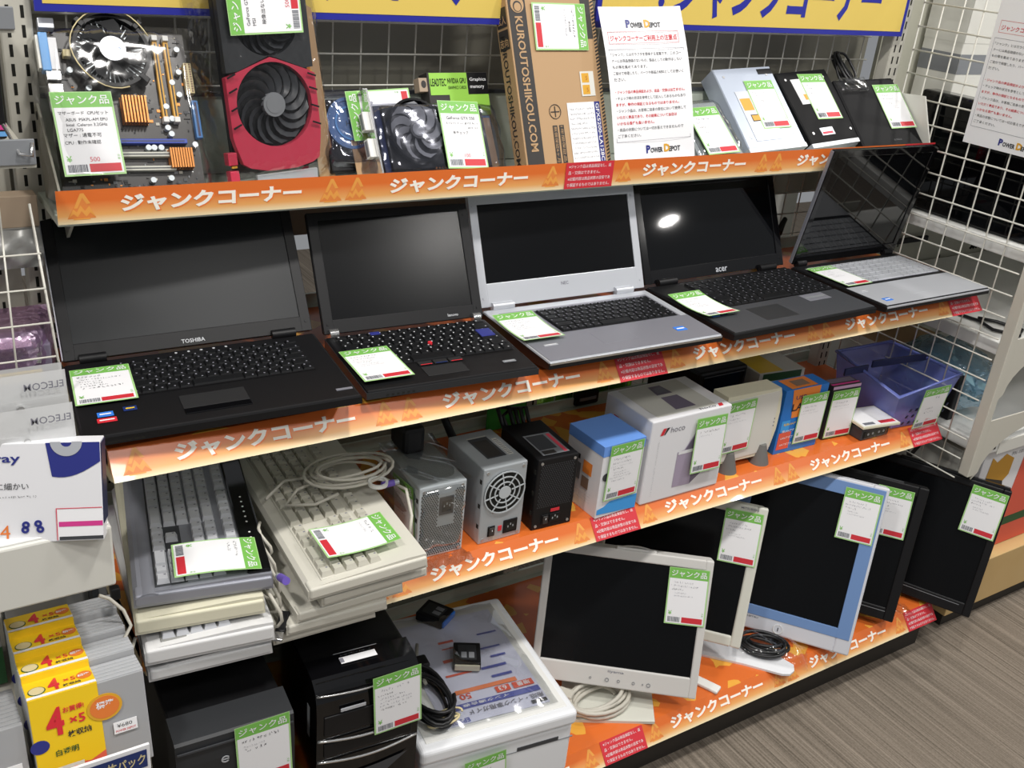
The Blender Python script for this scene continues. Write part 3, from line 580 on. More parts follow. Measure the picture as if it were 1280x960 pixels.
# card with a clear fan in an antistatic bag
t = thing('graphics_card', 'graphics card with grey fan and metal bracket in dark bag, priced 100', 'graphics card', (.4776, .0576, .0382), (-.5455, .0248, .0418))
E = -.03
mb = MB(); mb.box(.02, .225, -.004, 0, E, .1, 'pcb_blue'); mb.box(.03, .22, -.012, -.004, E + .022, .098, 'black', .002); mb.box(.05, .18, -.006, -.004, E - .0, E + .006, 'gold'); mb.box(.10, .15, -.011, -.004, E + .012, E + .02, 'navy', .001)
for k in range(4): mb.box(.108 + k * .006, .111 + k * .006, -.012, -.004, E + .022, E + .026, 'copper')
mb.build('card_body', t)
mb = MB(FRONT(.082, -.013, .053)); mb.ring((0, 0), .049, .053, 0, .012, 'black_gloss', 40); mb.cyl((0, 0), .049, 0, .001, 'dark', 36)
ff = mb.build('fan_frame', t); fan(ff, FRONT(.082, -.0245, .053), .049, 9, 'fan_clear', 'dark', .009, .8)
mb = MB(); mb.box(.001, .004, -.026, .012, E, .118, 'chrome'); mb.box(-.004, .004, -.026, .012, .118, .120, 'chrome'); mb.build('bracket', t, 'bright metal bracket')
for z in (.012, .055): mb = MB(); mb.box(-.010, .001, -.020, -.006, z, z + .03, 'white', .001); mb.box(-.0105, -.01, -.017, -.009, z + .003, z + .027, 'grey'); mb.build('video_port', t)
mb = MB(); mb.box(-.022, .25, .012, .014, E + .0, .085, 'kraft'); mb.build('backing_board', t, 'brown card behind')
price_tag(t, FRONT(.1215, -.034, .0985) @ rotz(-.03), rows=(('GeForce GTX 550', .012, .005, 'ink'), (.06, .01, .0045, 'ink'), (.02, .05, .0045, 'ink'), ('未チェック', .02, .0055, 'ink')), price='100', seed=10)
bag('antistatic_bag', t, -.012, .262, E, .108, -.030, .012, 'film_esd', 6, .004)
# green boxed card standing behind
t = thing('card_box', 'green and black boxed graphics card standing behind the priced-100 card', 'box', (.622, .105, .024), (-.36, 0, .05)); t.scale = (.80, 1, 1.04)
mb = MB(); mb.box(0, .15, 0, .028, 0, .148, 'box_black', .001); M = FRONT(0, -.0005, 0); mb.rect(.004, .098, .112, .147, 0, 'lead_green', M); mb.rect(.10, .15, .112, .147, 0, 'black', M); mb.rect(.05, .15, .078, .112, 0, 'lead_green', M); mb.rect(.05, .146, .034, .076, 0, 'port_blue', M); mb.rect(.0, .15, .0, .012, 0, 'kraft', M); mb.build('carton', t)
mb = MB(M); mb.text('LEADTEC', Matrix.Translation((.006, .126, .0006)), .012, 'black', .038, .01); mb.text('NVIDIA GPU', Matrix.Translation((.048, .130, .0006)), .0085, 'black', .046, .01); mb.text('GRAPHICS CARDS', Matrix.Translation((.048, .121, .0006)), .005, 'black', .046, .0); mb.text('Graphics', Matrix.Translation((.104, .132, .0006)), .007, 'paper', .042, .01); mb.text('memory', Matrix.Translation((.104, .12, .0006)), .006, 'paper', .036, .01); mb.build('lettering', t)
mb = MB(); mb.box(-.02, .002, .002, .02, .118, .140, 'cardboard', .001); mb.cyl((-.009, .13), .006, -.0025, -.0015, 'box_black', 12, FRONT(0, 0, 0)); mb.build('carton_flap', t, 'brown cardboard flap')
# tall brown kraft box
t = thing('card_box', 'tall brown cardboard box printed with a vertical black address band', 'box', (.7458, .0213, .0395), (-.3594, -.0228, .0448))
W, D, H, E = .185, .036, .285, -.023
mb = MB(); mb.box(0, W, 0, D, E, H, 'kraft', .0012); M = FRONT(0, -.0005, 0); mb.rect(.003, .038, E + .002, H - .001, 0, 'box_black', M)
for k in range(52): z = E + .004 + k * .0059; mb.flat([(W - .008, z), (W - .001, z + .003), (W - .001, z + .006), (W - .008, z + .003)], .0, 'box_black', M)
mb.rect(W - .03, W - .009, .205, H, 0, 'box_black', M); mb.build('carton', t)
mb = MB(M); Q = Matrix.Translation((.013, .243, .0006)) @ rotz(-PI / 2); mb.text('KUROUTOSHIKOU.COM', Q, .0155, 'kraft', .222, .02)
mb.cyl((.021, .262), .0135, .0002, .0006, 'kraft', 24); mb.cyl((.021, .259), .009, .0006, .0009, 'box_black', 18); mb.cyl((.021, .258), .007, .0009, .0011, 'kraft', 16)
mb.build('band_lettering', t)
mb = MB(LEFT(-.0006, D, 0)); mb.text('KUROUTOSHIKOU.COM', Matrix.Translation((.008, .215, 0)) @ rotz(-PI / 2), .013, 'box_black', .215, .02)
for k, s in enumerate(('玄人', '志向')): mb.rect(.004, .032, .258 - k * .036 - .03, .258 - k * .036 + .002, 0, 'box_black'); mb.text(s, Matrix.Translation((.006, .232 - k * .036, .0006)), .014, 'kraft', .024, .015)
mb.build('side_lettering', t)
mb = MB(M); mb.box(.100, .172, -.008, .098, 0, .0006, 'paper'); mb.rect(.160, .172, -.008, .098, .0008, 'navy'); mb.text('GFX5200-LA128C', Matrix.Translation((.1625, .095, .0012)) @ rotz(-PI / 2), .0075, 'paper', .1, .012)
R = random.Random(3)
for k in range(11): scribble(mb, Matrix.Identity(4), .103, .002 + k * .0083, .052, .0035, 'ink', R, .001)
mb.build('data_label', t, 'white data label with a dark blue strip')
mb = MB(M); mb.box(.136, .166, .108, .150, 0, .0006, 'offwhite')
for k in range(2): mb.rect(.139, .155, .111 + k * .02, .127 + k * .02, .0008, 'slot_yellow'); mb.text('5', Matrix.Translation((.1475, .115 + k * .02, .001)), .007, 'copper', None, .01)
mb.build('seal_label', t, 'gold seal label')
mb = MB(M)
for k, s in enumerate(('無償保証6ヶ月', '1年間保証品')): mb.rect(.064 + k * .014, .074 + k * .014, -.004, .062, 0, 'box_black'); mb.text(s, Matrix.Translation((.0655 + k * .014, .060, .0006)) @ rotz(-PI / 2), .0065, 'kraft', .06)
mb.ring((.073, .085), .0115, .0125, 0, .0006, 'box_black', 24); mb.box(.064, .082, .084, .0855, 0, .0006, 'box_black'); mb.box(.0722, .0738, .076, .094, 0, .0006, 'box_black'); mb.build('print_marks', t)
price_tag(t, FRONT(.1625, -.0032, .263) @ rotz(-PI / 2 - .02), rows=((.05, .008, .005, 'ink'), ('¥15,000', .03, .0045, 'ink'), (.045, .01, .004, 'inkgrey')), seed=11)
# standing paper notice
NT = [('「ジャンク」とはガラクタを意味する言葉です。このコー', 0), ('ナーには商品価値のないもの、製品としての動作はしない', 0), ('もの等を集めてあります。', 0), ('ご自分で修理したり、パーツや部品の材料としてお使いく', 0), ('ださい。', 0), None, ('・ジャンク品の商品保証および、返品・交換は出来ません。', 1), ('・チェック時の状況を参考として記入してあるものもあり', 0), ('ますが、動作の保証となるものではありません。', 1), ('・ジャンク品は、お客様ご自身の責任において使用して', 0), ('いただく商品であり、その結果について当店は', 1), ('いかなる責任も負いません。', 1), ('・商品の状態については一切お答えできませんので', 0), ('ご了承ください。', 0)]
def notice(name, label, M, W, H, e, bendf):
    t = thing(name, label, 'notice')
    t.matrix_world = M
    mb = MB(); mb.grid(lambda u, v: (W * u, e + (H - e) * v, 0), 10, 16, 'paper'); mb.bent(bendf); mb.build('sheet', t)
    mb = MB(); h = .0098; z = .0006
    def logo(x, y, s):
        mb.text('P', Matrix.Translation((x, y, z)), s * 1.35, 'navy', None, .05); mb.text('OWER', Matrix.Translation((x + s * .95, y, z)), s * .9, 'dark_grey', s * 2.7, .04); mb.text('D', Matrix.Translation((x + s * 3.9, y, z)), s * 1.35, 'slot_yellow', None, .05); mb.text('EPOT', Matrix.Translation((x + s * 4.95, y, z)), s * .9, 'dark_grey', s * 2.4, .04)
    logo(W * .30, H * .86, .0105); logo(W * .40, H * .035, .0105)
    def frame(x0, x1, y0, y1, mn, q=.0006):
        for a in ((x0, x1, y0, y0 + q), (x0, x1, y1 - q, y1), (x0, x0 + q, y0, y1), (x1 - q, x1, y0, y1)): mb.rect(*a, z, mn)
    frame(W * .06, W * .92, H * .755, H * .835, 'red'); mb.text('ジャンクコーナーご利用上の注意点', Matrix.Translation((W * .08, H * .772, z)), .0105, 'red', W * .82, .015)
    frame(W * .04, W * .96, H * .12, H * .72, 'inkgrey')
    for k, r in enumerate(NT):
        if r: mb.text(r[0], Matrix.Translation((W * .06, H * (.675 - .0405 * k), z)), .0058, 'red' if r[1] else 'ink', min(W * .86, .0064 * len(r[0])), .012 if r[1] else 0)
    mb.bent(bendf); mb.build('print', t)
    return t
Mp = Matrix.Translation((.929, .0175, .0382)) @ (Matrix.Rotation(-.0118, 4, 'Z') @ Matrix.Rotation(-.0322, 4, 'Y') @ Matrix.Rotation(-.3608, 4, 'X')) @ FRONT(0, 0, 0)
notice('paper_notice', 'white paper notice standing on the top shelf right of the brown box', Mp, .18, .266, -.03, lambda v: (v.x + .02 * max(0, .35 - v.y / .266) ** 2, v.y, v.z + .03 * max(0, v.x / .18 - .5) ** 2 + .012 * math.sin(v.y / .266 * 3)))
# flat package
t = thing('drive_package', 'flat silvery film package with a price card, beside the paper notice', 'package', (1.1457, .0291, .0386), (-.9158, -.0584, -.0224))
mb = MB(); mb.box(.0, .11, .004, .016, -.012, .125, 'steel_lite', .003); mb.box(.01, .10, .002, .005, .0, .11, 'steel', .001); mb.build('tray', t)
bag('wrapper', t, -.012, .125, -.018, .14, -.003, .018, 'film_thick', 8, .004)
price_tag(t, FRONT(.0165, -.0065, .1065) @ rotz(-.02), rows=MEMO(1), seed=12)
# disc drives
def drive(label, P, W, D, H, top, side, face, tag, extra=None, seed=1):
    t = thing('disc_drive', label, 'disc drive', P[:3], P[3:])
    mb = MB(); mb.box(0, W, 0, D, .006, H, side, .0012); mb.box(.001, W - .001, -.0012, .002, .006, H - .001, top, .0008)
    for x, z in ((.02, .03), (W - .02, .03), (.02, H - .02), (W - .02, H - .02)): mb.cyl((0, 0), .003, .0012, .002, 'screw', 10, FRONT(x, 0, z))
    mb.build('case', t)
    mb = MB(); mb.box(-.001, W + .001, -.0015, D + .0005, -.004, .0065, face, .0008); mb.box(W * .06, W * .94, .006, D * .55, -.0052, -.003, face, .0008); mb.box(W * .8, W * .88, D * .66, D * .8, -.0058, -.003, 'grey', .0005); mb.build('bezel', t)
    if extra: extra(t)
    price_tag(t, FRONT(tag[0], -.0025, tag[1]) @ rotz(tag[2]), rows=MEMO(seed), seed=20 + seed)
    return t
def lab1(t):
    mb = MB(FRONT(0, -.0018, 0)); mb.box(.03, .105, .02, .135, -.001, .0004, 'silver'); mb.rect(.034, .062, .09, .118, .0006, 'slot_yellow'); mb.rect(.044, .068, .064, .08, .0006, 'box_black'); mb.rect(.046, .066, .066, .078, .0008, 'slot_yellow'); mb.rect(.05, .07, .03, .05, .0006, 'paper'); mb.box(.118, .158, .172, .184, -.001, .0005, 'black'); mb.build('rating_label', t, 'silver label with yellow warning patches')
drive('silver disc drive leaning on the top shelf, yellow warning patches on its lid', (1.2776, .0303, .0392, -.797, -.0464, .0098), .1602, .04, .1907, 'odd_silver', 'odd_silver', 'silver', (.0664, .1584, -.03), lab1, 0)
def lab2(t):
    mb = MB(FRONT(0, -.0018, 0)); mb.box(.034, .098, .10, .162, -.001, .0004, 'paper'); mb.rect(.05, .066, .11, .124, .0006, 'slot_yellow'); mb.build('rating_label', t, 'white label with a yellow square')
    mb = MB(FRONT(0, -.0018, 0)); mb.box(.045, .085, .022, .040, -.001, .0004, 'silver'); mb.rect(.048, .08, .025, .03, .0006, 'price_red'); mb.build('small_label', t, 'small silver label')
    mb = MB(FRONT(0, -.0018, 0)); mb.cyl((.066, .068), .004, 0, .001, 'dark_grey', 12); mb.build('screw', t)
drive('black disc drive with a silver front lip, middle of the three drives', (1.4617, .0338, .0407, -.8159, -.0503, .0548), .1607, .04, .1823, 'drive_black', 'black', 'silver', (.0626, .174, -.06), lab2, 1)
t = thing('slim_disc_drive', 'slim black external disc drive with coiled cable, rightmost on the top shelf', 'disc drive', (1.6092, .026, .0375), (-.8106, -.0437, -.0647))
mb = MB(); mb.box(0, .182, 0, .02, -.018, .169, 'drive_black', .004); mb.box(.004, .178, -.0008, .003, -.012, .165, 'drive_black', .002); mb.text('BUFFALO', FRONT(.11, -.001, .008), .004, 'dark_grey', None, .01, 0, 'c'); mb.build('case', t)
mb = MB(); pts = []
for k in range(120): a = k * 2 * PI / 24; pts.append((.055 + .014 * math.sin(a) + .006 * math.sin(k * .13), .006 + .010 * math.cos(a * .5 + k * .05), .20 + .042 * math.cos(a) + .004 * math.sin(k)))
mb.tube(pts, .0028, 'cable_black', 7); mb.box(.03, .075, -.008, .016, .155, .168, 'black', .004); mb.build('coiled_cable', t, 'coiled black cable')
bag('cable_bag', t, .0, .095, .13, .172, -.012, .012, 'film', 9, .003, 14)
price_tag(t, FRONT(.1067, -.0025, .1505) @ rotz(-.02), rows=MEMO(2), seed=13)
# ------------------------------------------------------------------ third shelf: keyboards, power supplies, boxes
Z3 = -.5559
KB = [(0, [1, -1] + [1] * 4 + [-.5] + [1] * 4 + [-.5] + [1] * 4 + [-.25] + [1] * 3), (1.4, [1] * 13 + [2, -.25, 1, 1, 1, -.25, 1, 1, 1, 1]), (2.4, [1.5] + [1] * 12 + [1.5, -.25, 1, 1, 1, -.25, 1, 1, 1, 1]), (3.4, [1.75] + [1] * 12 + [1.25, -3.5, 1, 1, 1, 1]), (4.4, [2.25] + [1] * 11 + [1.75, -1.25, 1, -1.25, 1, 1, 1, 1]), (5.4, [1.25, 1.25, 1.25, 4.75, 1.25, 1.25, 1.25, 1.75 + .99, -.25, 1, 1, 1, -.25, 2, 1, 1])]
KEYMESH = {}
def key_mesh(w, d, mn, h=.0075):
    k = (round(w, 4), round(d, 4), mn)
    if k not in KEYMESH:
        q = .0028; mb = MB(); mb.add([(0, 0, 0), (w, 0, 0), (w, d, 0), (0, d, 0), (q, q * .6, h), (w - q, q * .6, h), (w - q, d - q, h), (q, d - q, h)], [(4, 5, 6, 7), (0, 1, 5, 4), (1, 2, 6, 5), (2, 3, 7, 6), (3, 0, 4, 7)], mn)
        mb.rect(q + .0015, q + .004, d - q - .0045, d - q - .0015, h + .0002, 'inkgrey')
        o = mb.build('key'); KEYMESH[k] = o.data; bpy.data.objects.remove(o)
    return KEYMESH[k]
def keyboard(label, loc, rz, L, Wd, th, body, keym, bed, u, margin, tilt=0, nkeys=100, black_strip=False, group=None, rot2=0, rounded=.004):
    """local x runs along the keys to the numeric pad, y away from the typist; the numeric pad end is at x = 0"""
    t = thing('keyboard', label, 'keyboard', loc, (rot2, tilt, rz), group)
    mb = MB(M=None); mb.box(-L, 0, 0, Wd, 0, th * .55, body, rounded)
    prof = [(0, .0), (0, th * .62), (.006, th * .8), (margin, th * .86), (Wd - .03, th), (Wd - .002, th * .96), (Wd, 0)]
    mb.prism(prof, -L, 0, body, YZX); mb.box(-.02, .0035, .0015, Wd - .002, th * .12, th * .82, body, .0035, None, 3)
    mb.build('case', t)
    x1 = -.012; nx = 22.5 * u; x0 = x1 - nx; kh = 6.4 * u; y1 = margin + kh
    if nkeys: mb = MB(); sl = .14 * th / (Wd - .03 - margin); mb.box(x0 - .003, x1 + .003, margin - .002, min(y1 + .002, Wd - .03), th * .5, th * .86 + .0012, bed, .0006); mb.build('key_bed', t)
    else: return t
    if black_strip:
        mb = MB(); mb.box(-L + .004, -.004, Wd - .034, Wd - .002, th * .9, th + .004, 'black_gloss', .003)
        for k in range(14):
            if k % 7 < 6: mb.cyl((-.03 - k * .014, Wd - .018), .0016, th + .004, th + .0045, 'white', 8)
        mb.build('media_strip', t, 'glossy black strip with white dots')
    items = []
    for r, (yy, ws) in enumerate(KB):
        x = x0
        for w_ in ws:
            if w_ > 0: items.append((x, margin + kh - (yy + 1) * u, w_ * u, r))
            x += abs(w_) * u
    items.sort(key=lambda q: -q[0])
    rest = MB()
    for i, (x, y, wd, r) in enumerate(items):
        h = th * .86 + .001 + .0011 * (5 - r) * .35
        if i < nkeys:
            o = bpy.data.objects.new('key', key_mesh(wd - .001, u - .0012, keym)); C.objects.link(o); o.parent = t; o.location = (x + .0005, y + .0006, h)
        else:
            q = .0028; d = u - .0012; w2 = wd - .001
            rest.add([(x + a, y + b, h + c) for a, b, c in ((0, 0, 0), (w2, 0, 0), (w2, d, 0), (0, d, 0), (q, q * .6, .0075), (w2 - q, q * .6, .0075), (w2 - q, d - q, .0075), (q, d - q, .0075))], [(4, 5, 6, 7), (0, 1, 5, 4), (1, 2, 6, 5), (2, 3, 7, 6), (3, 0, 4, 7)], keym)
    if rest.v: rest.build('key', t, kind='stuff')
    return t
A = -PI / 2
# left pile, bottom to top
keyboard('white keyboard, lowest of the left keyboard pile', (.012, -.275, Z3), A - .09, .43, .168, .026, 'kb_white', 'key_grey', 'keybed', .0183, .022, nkeys=20)
keyboard('white keyboard second from the bottom of the left pile, with pale keys showing', (.008, -.280, Z3 + .033), A - .13, .43, .172, .032, 'kb_white', 'key_grey', 'keybed', .0183, .024, nkeys=20)
keyboard('cream keyboard directly under the silver one in the left pile', (.002, -.262, Z3 + .073), A - .16, .43, .170, .030, 'cream', 'key_beige', 'keybed', .0183, .022, nkeys=0)
t = keyboard('silver and black keyboard on top of the left pile', (.006, -.248, Z3 + .106), A - .19, .43, .182, .026, 'kb_silver', 'key_grey', 'dark_grey', .0183, .030, black_strip=True)
mb = MB(); mb.grid(lambda a, b: (-.43 + .434 * a, .002 + .03 * b, .0165 + .0065 * math.sin(b * 2.6)), 12, 6, 'kb_silver'); mb.build('palm_edge', t)
price_tag(t, FR((-.078, .168, .038), (1, -.02, 0), (.02, 1, -.03)) , rows=((.034, .01, .005, 'ink'), (.02, .01, .005, 'ink')), seed=30, curl=-.003)
# right pile, bottom to top
keyboard('beige keyboard, lowest of the right keyboard pile', (.186, -.276, Z3), A - .03, .42, .158, .022, 'beige', 'key_beige', 'keybed', .0180, .02, nkeys=0)
t = keyboard('beige keyboard second from the bottom of the right pile, red card edge on it', (.200, -.290, Z3 + .0225), A - .04, .42, .155, .022, 'beige', 'key_beige', 'keybed', .0180, .02, nkeys=16)
mb = MB(); mb.box(-.05, -.006, .03, .075, .031, .0318, 'red', .0002); mb.build('price_tag', t, 'edge of a red and white card')
keyboard('beige keyboard in the middle of the right pile', (.214, -.296, Z3 + .045), A - .0, .42, .166, .022, 'beige', 'key_beige', 'keybed', .0180, .02, nkeys=0)
keyboard('beige keyboard second from the top of the right pile, pushed forward to the right', (.247, -.304, Z3 + .0675), A + .02, .42, .170, .022, 'beige', 'key_beige', 'keybed', .0180, .02, nkeys=16)
t = keyboard('beige keyboard on top of the right pile, with a looped grey cable on its keys', (.224, -.312, Z3 + .090), A - .05, .42, .182, .026, 'beige', 'key_beige', 'beige', .0182, .024, rot2=.05)
price_tag(t, FR((-.104, .150, .040), (1, -.04, .0), (.04, 1, -.02)) @ rotz(.06), rows=((.03, .01, .005, 'ink'), (.025, .01, .004, 'pencil')), seed=31, curl=.004)
def coil(name, label, c, rx, ry, n, r, mn, seed, tails=(), z=.0, stack=.003, cat='cable'):
    R = random.Random(seed); pts = []
    for k in range(n * 22):
        a = k * 2 * PI / 22; q = 1 + .16 * math.sin(a * .37 + seed) + .07 * math.sin(a * 1.7 + seed)
        pts.append((c[0] + rx * q * math.cos(a) + .004 * math.sin(k * .21), c[1] + ry * q * math.sin(a) + .004 * math.cos(k * .17), c[2] + stack * (k / 22) + .004 * (1 + math.sin(a * 1.3 + seed))))
    mb = MB(); mb.tube(pts, r, mn, 8)
    return mb, pts
# grey cable looped over the top beige keyboard
t = thing('keyboard_cable', 'looped grey keyboard cable with purple plug on the right keyboard pile', 'cable', (.36, -.12, -.43))
mb, pts = coil('c', '', (.02, .025, .012), .062, .040, 5, .0026, 'cable', 2)
mb.tube([(-.03, .03, .012), (-.07, .02, .010), (-.10, -.01, .006), (-.06, -.03, .010), (-.02, -.025, .016)], .0026, 'cable', 8); mb.tube([(-.02, .04, .014), (-.08, .05, .012), (-.12, .02, .006)], .0026, 'cable', 8); mb.tube([(.06, .0, .016), (.085, -.05, .012), (.07, -.10, -.004), (.06, -.115, -.03)], .0026, 'cable', 8)
mb.build('cord', t)
mb = MB(); mb.ring((.045, -.03, 0), .012, .016, .02, .026, 'white', 20); mb.build('tie', t, 'white tie')
mb = MB(FR((.05, -.035, .02), (1, 0, 0), (0, 1, 0))); mb.cyl((0, 0), .0055, 0, .02, 'purple', 14, Matrix.Rotation(PI / 2, 4, 'Y')); mb.cyl((0, 0), .0045, .02, .028, 'steel', 14, Matrix.Rotation(PI / 2, 4, 'Y')); mb.build('plug', t, 'purple plug')
# cables between the piles
t = thing('keyboard_cable', 'grey cables with a purple plug hanging between the two keyboard piles', 'cable', (.205, -.20, Z3 + .03))
mb = MB()
for k in range(5):
    R = random.Random(k); y = R.uniform(-.06, .06)
    rr = R.uniform(.022, .04); mb.tube([(-.008 + .005 * k - .012 + .006 * math.sin(j), -.055 + .02 * k + rr * 1.2 * math.cos(j * .42), .035 + .012 * k + rr * math.sin(j * .42)) for j in range(14)], .0024, 'cable', 7)
mb.build('cord', t)
mb = MB(Matrix.Translation((-.008, -.075, .085)) @ Matrix.Rotation(1.2, 4, 'X')); mb.cyl((0, 0), .0058, 0, .024, 'purple', 14); mb.cyl((0, 0), .0045, -.009, 0, 'steel', 14); mb.build('plug', t, 'purple plug')
t = thing('usb_cable', 'black cable plug with metal tip at the foot of the keyboard piles', 'cable', (.19, -.27, Z3 + .02))
mb = MB(Matrix.Translation((.0, -.02, .012)) @ Matrix.Rotation(-.6, 4, 'Z') @ Matrix.Rotation(PI / 2 + .3, 4, 'X')); mb.box(-.007, .007, -.004, .004, -.035, .0, 'black', .002); mb.build('plug_body', t)
mb2 = MB(mb.M); mb2.box(-.006, .006, -.0025, .0025, 0, .013, 'chrome', .0004); mb2.build('plug_tip', t, 'metal plug tip')
t = thing('keyboard_cable', 'pale cable with a black plug poking out left of the left keyboard pile', 'cable', (-.012, -.22, Z3 + .09))
mb = MB(); mb.tube([(-.022, -.02, .045), (-.01, -.02, .036), (.004, -.03, .02), (.010, -.04, .0), (-.006, -.055, -.012), (-.008, -.06, -.03), (.004, -.052, -.036), (.016, -.03, -.03)], .0024, 'cable', 7); mb.build('cord', t)
mb = MB(); mb.box(-.006, .006, -.012, .0, .024, .042, 'black', .002); mb.build('plug', t, 'black plug')

# power supplies
def psu(label, P, W, D, H, body, rest):
    t = thing('power_supply', label, 'power supply', (P[0], P[1], P[2]), (0, 0, P[3]))
    mb = MB(); mb.box(0, W, 0, D, 0, H, body, .0022)
    for x, z in ((.008, .008), (W - .008, .008), (.008, H - .008), (W - .008, H - .008)): mb.cyl((0, 0), .0028, 0, .001, 'screw', 10, FRONT(x, 0, z))
    for z in (.03, .07, H - .03): mb.rect(.0, .0, 0, 0, 0, body); mb.box(-.0006, .001, .004, .010, z, z + .008, 'hole')
    mb.build('case', t); rest(t, W, D, H); return t
def inlet(t, x, z, w=.027, h=.021, mn='black'):
    mb = MB(FRONT(x, -.0002, z)); mb.box(-w / 2, w / 2, -h / 2, h / 2, -.001, .0016, mn, .0008); mb.rect(-w * .34, w * .34, -h * .32, h * .3, .0019, 'hole')
    for a, b in ((-.005, 0), (.005, 0), (0, .004)): mb.rect(a - .001, a + .001, b - .002, b + .002, .0022, 'steel')
    mb.build('mains_inlet', t)
def switch(t, x, z):
    mb = MB(FRONT(x, -.0002, z)); mb.box(-.007, .007, -.010, .010, -.001, .0015, 'black', .0008); mb.box(-.005, .005, -.008, .008, .001, .004, 'box_black', .0015); mb.rect(-.0006, .0006, .001, .005, .0043, 'paper'); mb.build('rocker_switch', t)
def p1(t, W, D, H):
    mb = MB(FRONT(0, -.0004, 0)); s = .0041; r = 0; z = .006
    while z < H - .010:
        x = .005 + (s / 2 if r % 2 else 0)
        while x < W - .004:
            if not (.034 < x < .066 and z > H * .42) and not (W * .7 < x and z > H * .80 and False): mb.flat([(x + .0016 * math.cos(k * PI / 3 + PI / 6), z + .0016 * math.sin(k * PI / 3 + PI / 6)) for k in range(6)], 0, 'hole')
            x += s
        z += s * .87; r += 1
    mb.build('vent_holes', t); inlet(t, .050, H * .70, .026, .034, 'dark_grey')
    price_tag(t, FR((-.003, .0955, .119), (0, -1, .13), (0, .15, 1)), rows=MEMO(1), seed=32)
    mb = MB(); mb.box(.02, .06, D - .03, D + .03, H, H + .05, 'black', .008); mb.build('cable_bundle', t)
    bag('poly_bag', t, -.008, W + .008, -.0, H + .012, -.006, D + .01, 'film_thick', 12, .005)
    mb = MB(); R = random.Random(4)
    mb.grid(lambda u, v: (-.008 + (W + .016) * u, -.006 + (D + .02) * v, H + .004 + .010 * math.sin(u * 9 + v * 4) * math.sin(v * 7) * .5 + .006 * abs(math.sin(u * PI))), 14, 14, 'film_thick'); mb.build('poly_bag_top', t)
    mb = MB(); mb.grid(lambda u, v: (-.006 + (W + .012) * u, -.004 - .035 * v, .004 + .004 * math.sin(u * 17) * (1 - v) + .003 * math.sin(u * 23 + v * 9)), 16, 6, 'film_thick'); mb.build('poly_bag_flap', t)
psu('silver power supply with honeycomb vents wrapped in a clear plastic bag', (.4658, -.1775, Z3, -.0316), .0858, .1341, .1372, 'steel_lite', p1)
def p2(t, W, D, H):
    cx, cz, r = W * .50, H * .655, .0395
    mb = MB(FRONT(cx, -.0004, cz)); mb.cyl((0, 0), r, -.001, .0002, 'hole', 40); fo = mb.build('fan_opening', t)
    fan(fo, FRONT(cx, .001, cz), r * .9, 7, 'black', 'black', .002, .4)
    mb = MB(FRONT(cx, -.0022, cz))
    for q in (.5, .75, 1.0): mb.ring((0, 0), r * q - .0010, r * q + .0010, 0, .0015, 'steel_lite', 40)
    for k in range(8): mb.box(r * .35, r * 1.04, -.001, .001, 0, .0012, 'steel_lite', 0, rotz(k * PI / 4 + .2))
    mb.cyl((0, 0), r * .3, 0, .0016, 'steel_lite', 28); mb.build('fan_grille', t, 'round wire fan grille')
    switch(t, .024, .022); inlet(t, .062, .024, .028, .026)
    mb = MB(FRONT(.041, -.0005, .024)); mb.box(-.0035, .0035, -.005, .005, 0, .001, 'sticker_red'); mb.build('voltage_switch', t, 'small red voltage switch')
    mb = MB(TOP(0, 0, H + .0004)); mb.rect(.024, .062, .030, .100, 0, 'dark_grey'); mb.rect(.028, .056, .034, .09, .0003, 'box_black'); mb.rect(.066, .076, .030, .090, 0, 'offwhite'); mb.rect(.024, .062, .101, .104, 0, 'offwhite')
    for k in range(12): mb.rect(.067, .075, .033 + k * .0045, .035 + k * .0045, .0003, 'bar')
    mb.build('rating_label', t, 'black and white rating label')
    mb = MB(); mb.tube([(.03, D, .11), (.03, D + .03, .12), (.02, D + .06, .16), (.05, D + .05, .17)], .008, 'black', 8); mb.build('cable_bundle', t)
psu('bare grey steel power supply with a round wire fan grille', (.5823, -.1819, Z3, -.0031), .086, .1238, .1471, 'steel', p2)
def p3(t, W, D, H):
    mb = MB(FRONT(0, -.0004, 0)); z = .046
    r = 0
    while z < H - .012:
        x = .008 + (.0022 if r % 2 else 0)
        while x < W - .008: mb.flat([(x + .0014 * math.cos(k * PI / 3), z + .0014 * math.sin(k * PI / 3)) for k in range(6)], 0, 'dark_grey'); x += .0044
        z += .0038; r += 1
    mb.build('vent_holes', t); inlet(t, .046, .020, .022, .017); switch(t, .026, .019)
    mb = MB(FRONT(.045, -.0005, .036)); mb.box(-.009, .009, -.003, .003, 0, .0008, 'red'); mb.build('warning_label', t, 'small red label')
    mb = MB(TOP(0, 0, H + .0004)); mb.rect(.016, .070, .012, .085, 0, 'grey'); mb.rect(.019, .055, .03, .08, .0003, 'dark_grey'); mb.rect(.02, .045, .014, .026, .0003, 'box_black'); mb.rect(.060, .067, .014, .08, .0003, 'price_red'); mb.build('rating_label', t, 'grey printed rating label')
    mb = MB(); R = random.Random(2)
    for k in range(6): mb.tube([(.02 + .01 * k, D, .10), (.0 + .012 * k, D + .02, .15 + R.random() * .02), (.04, D + .04 + .01 * R.random(), .15)], .004, 'cable_black', 6)
    mb.build('cable_bundle', t)
psu('black power supply with fine vent holes and red label', (.6892, -.1844, Z3, -.0543), .0823, .1329, .1424, 'black', p3)
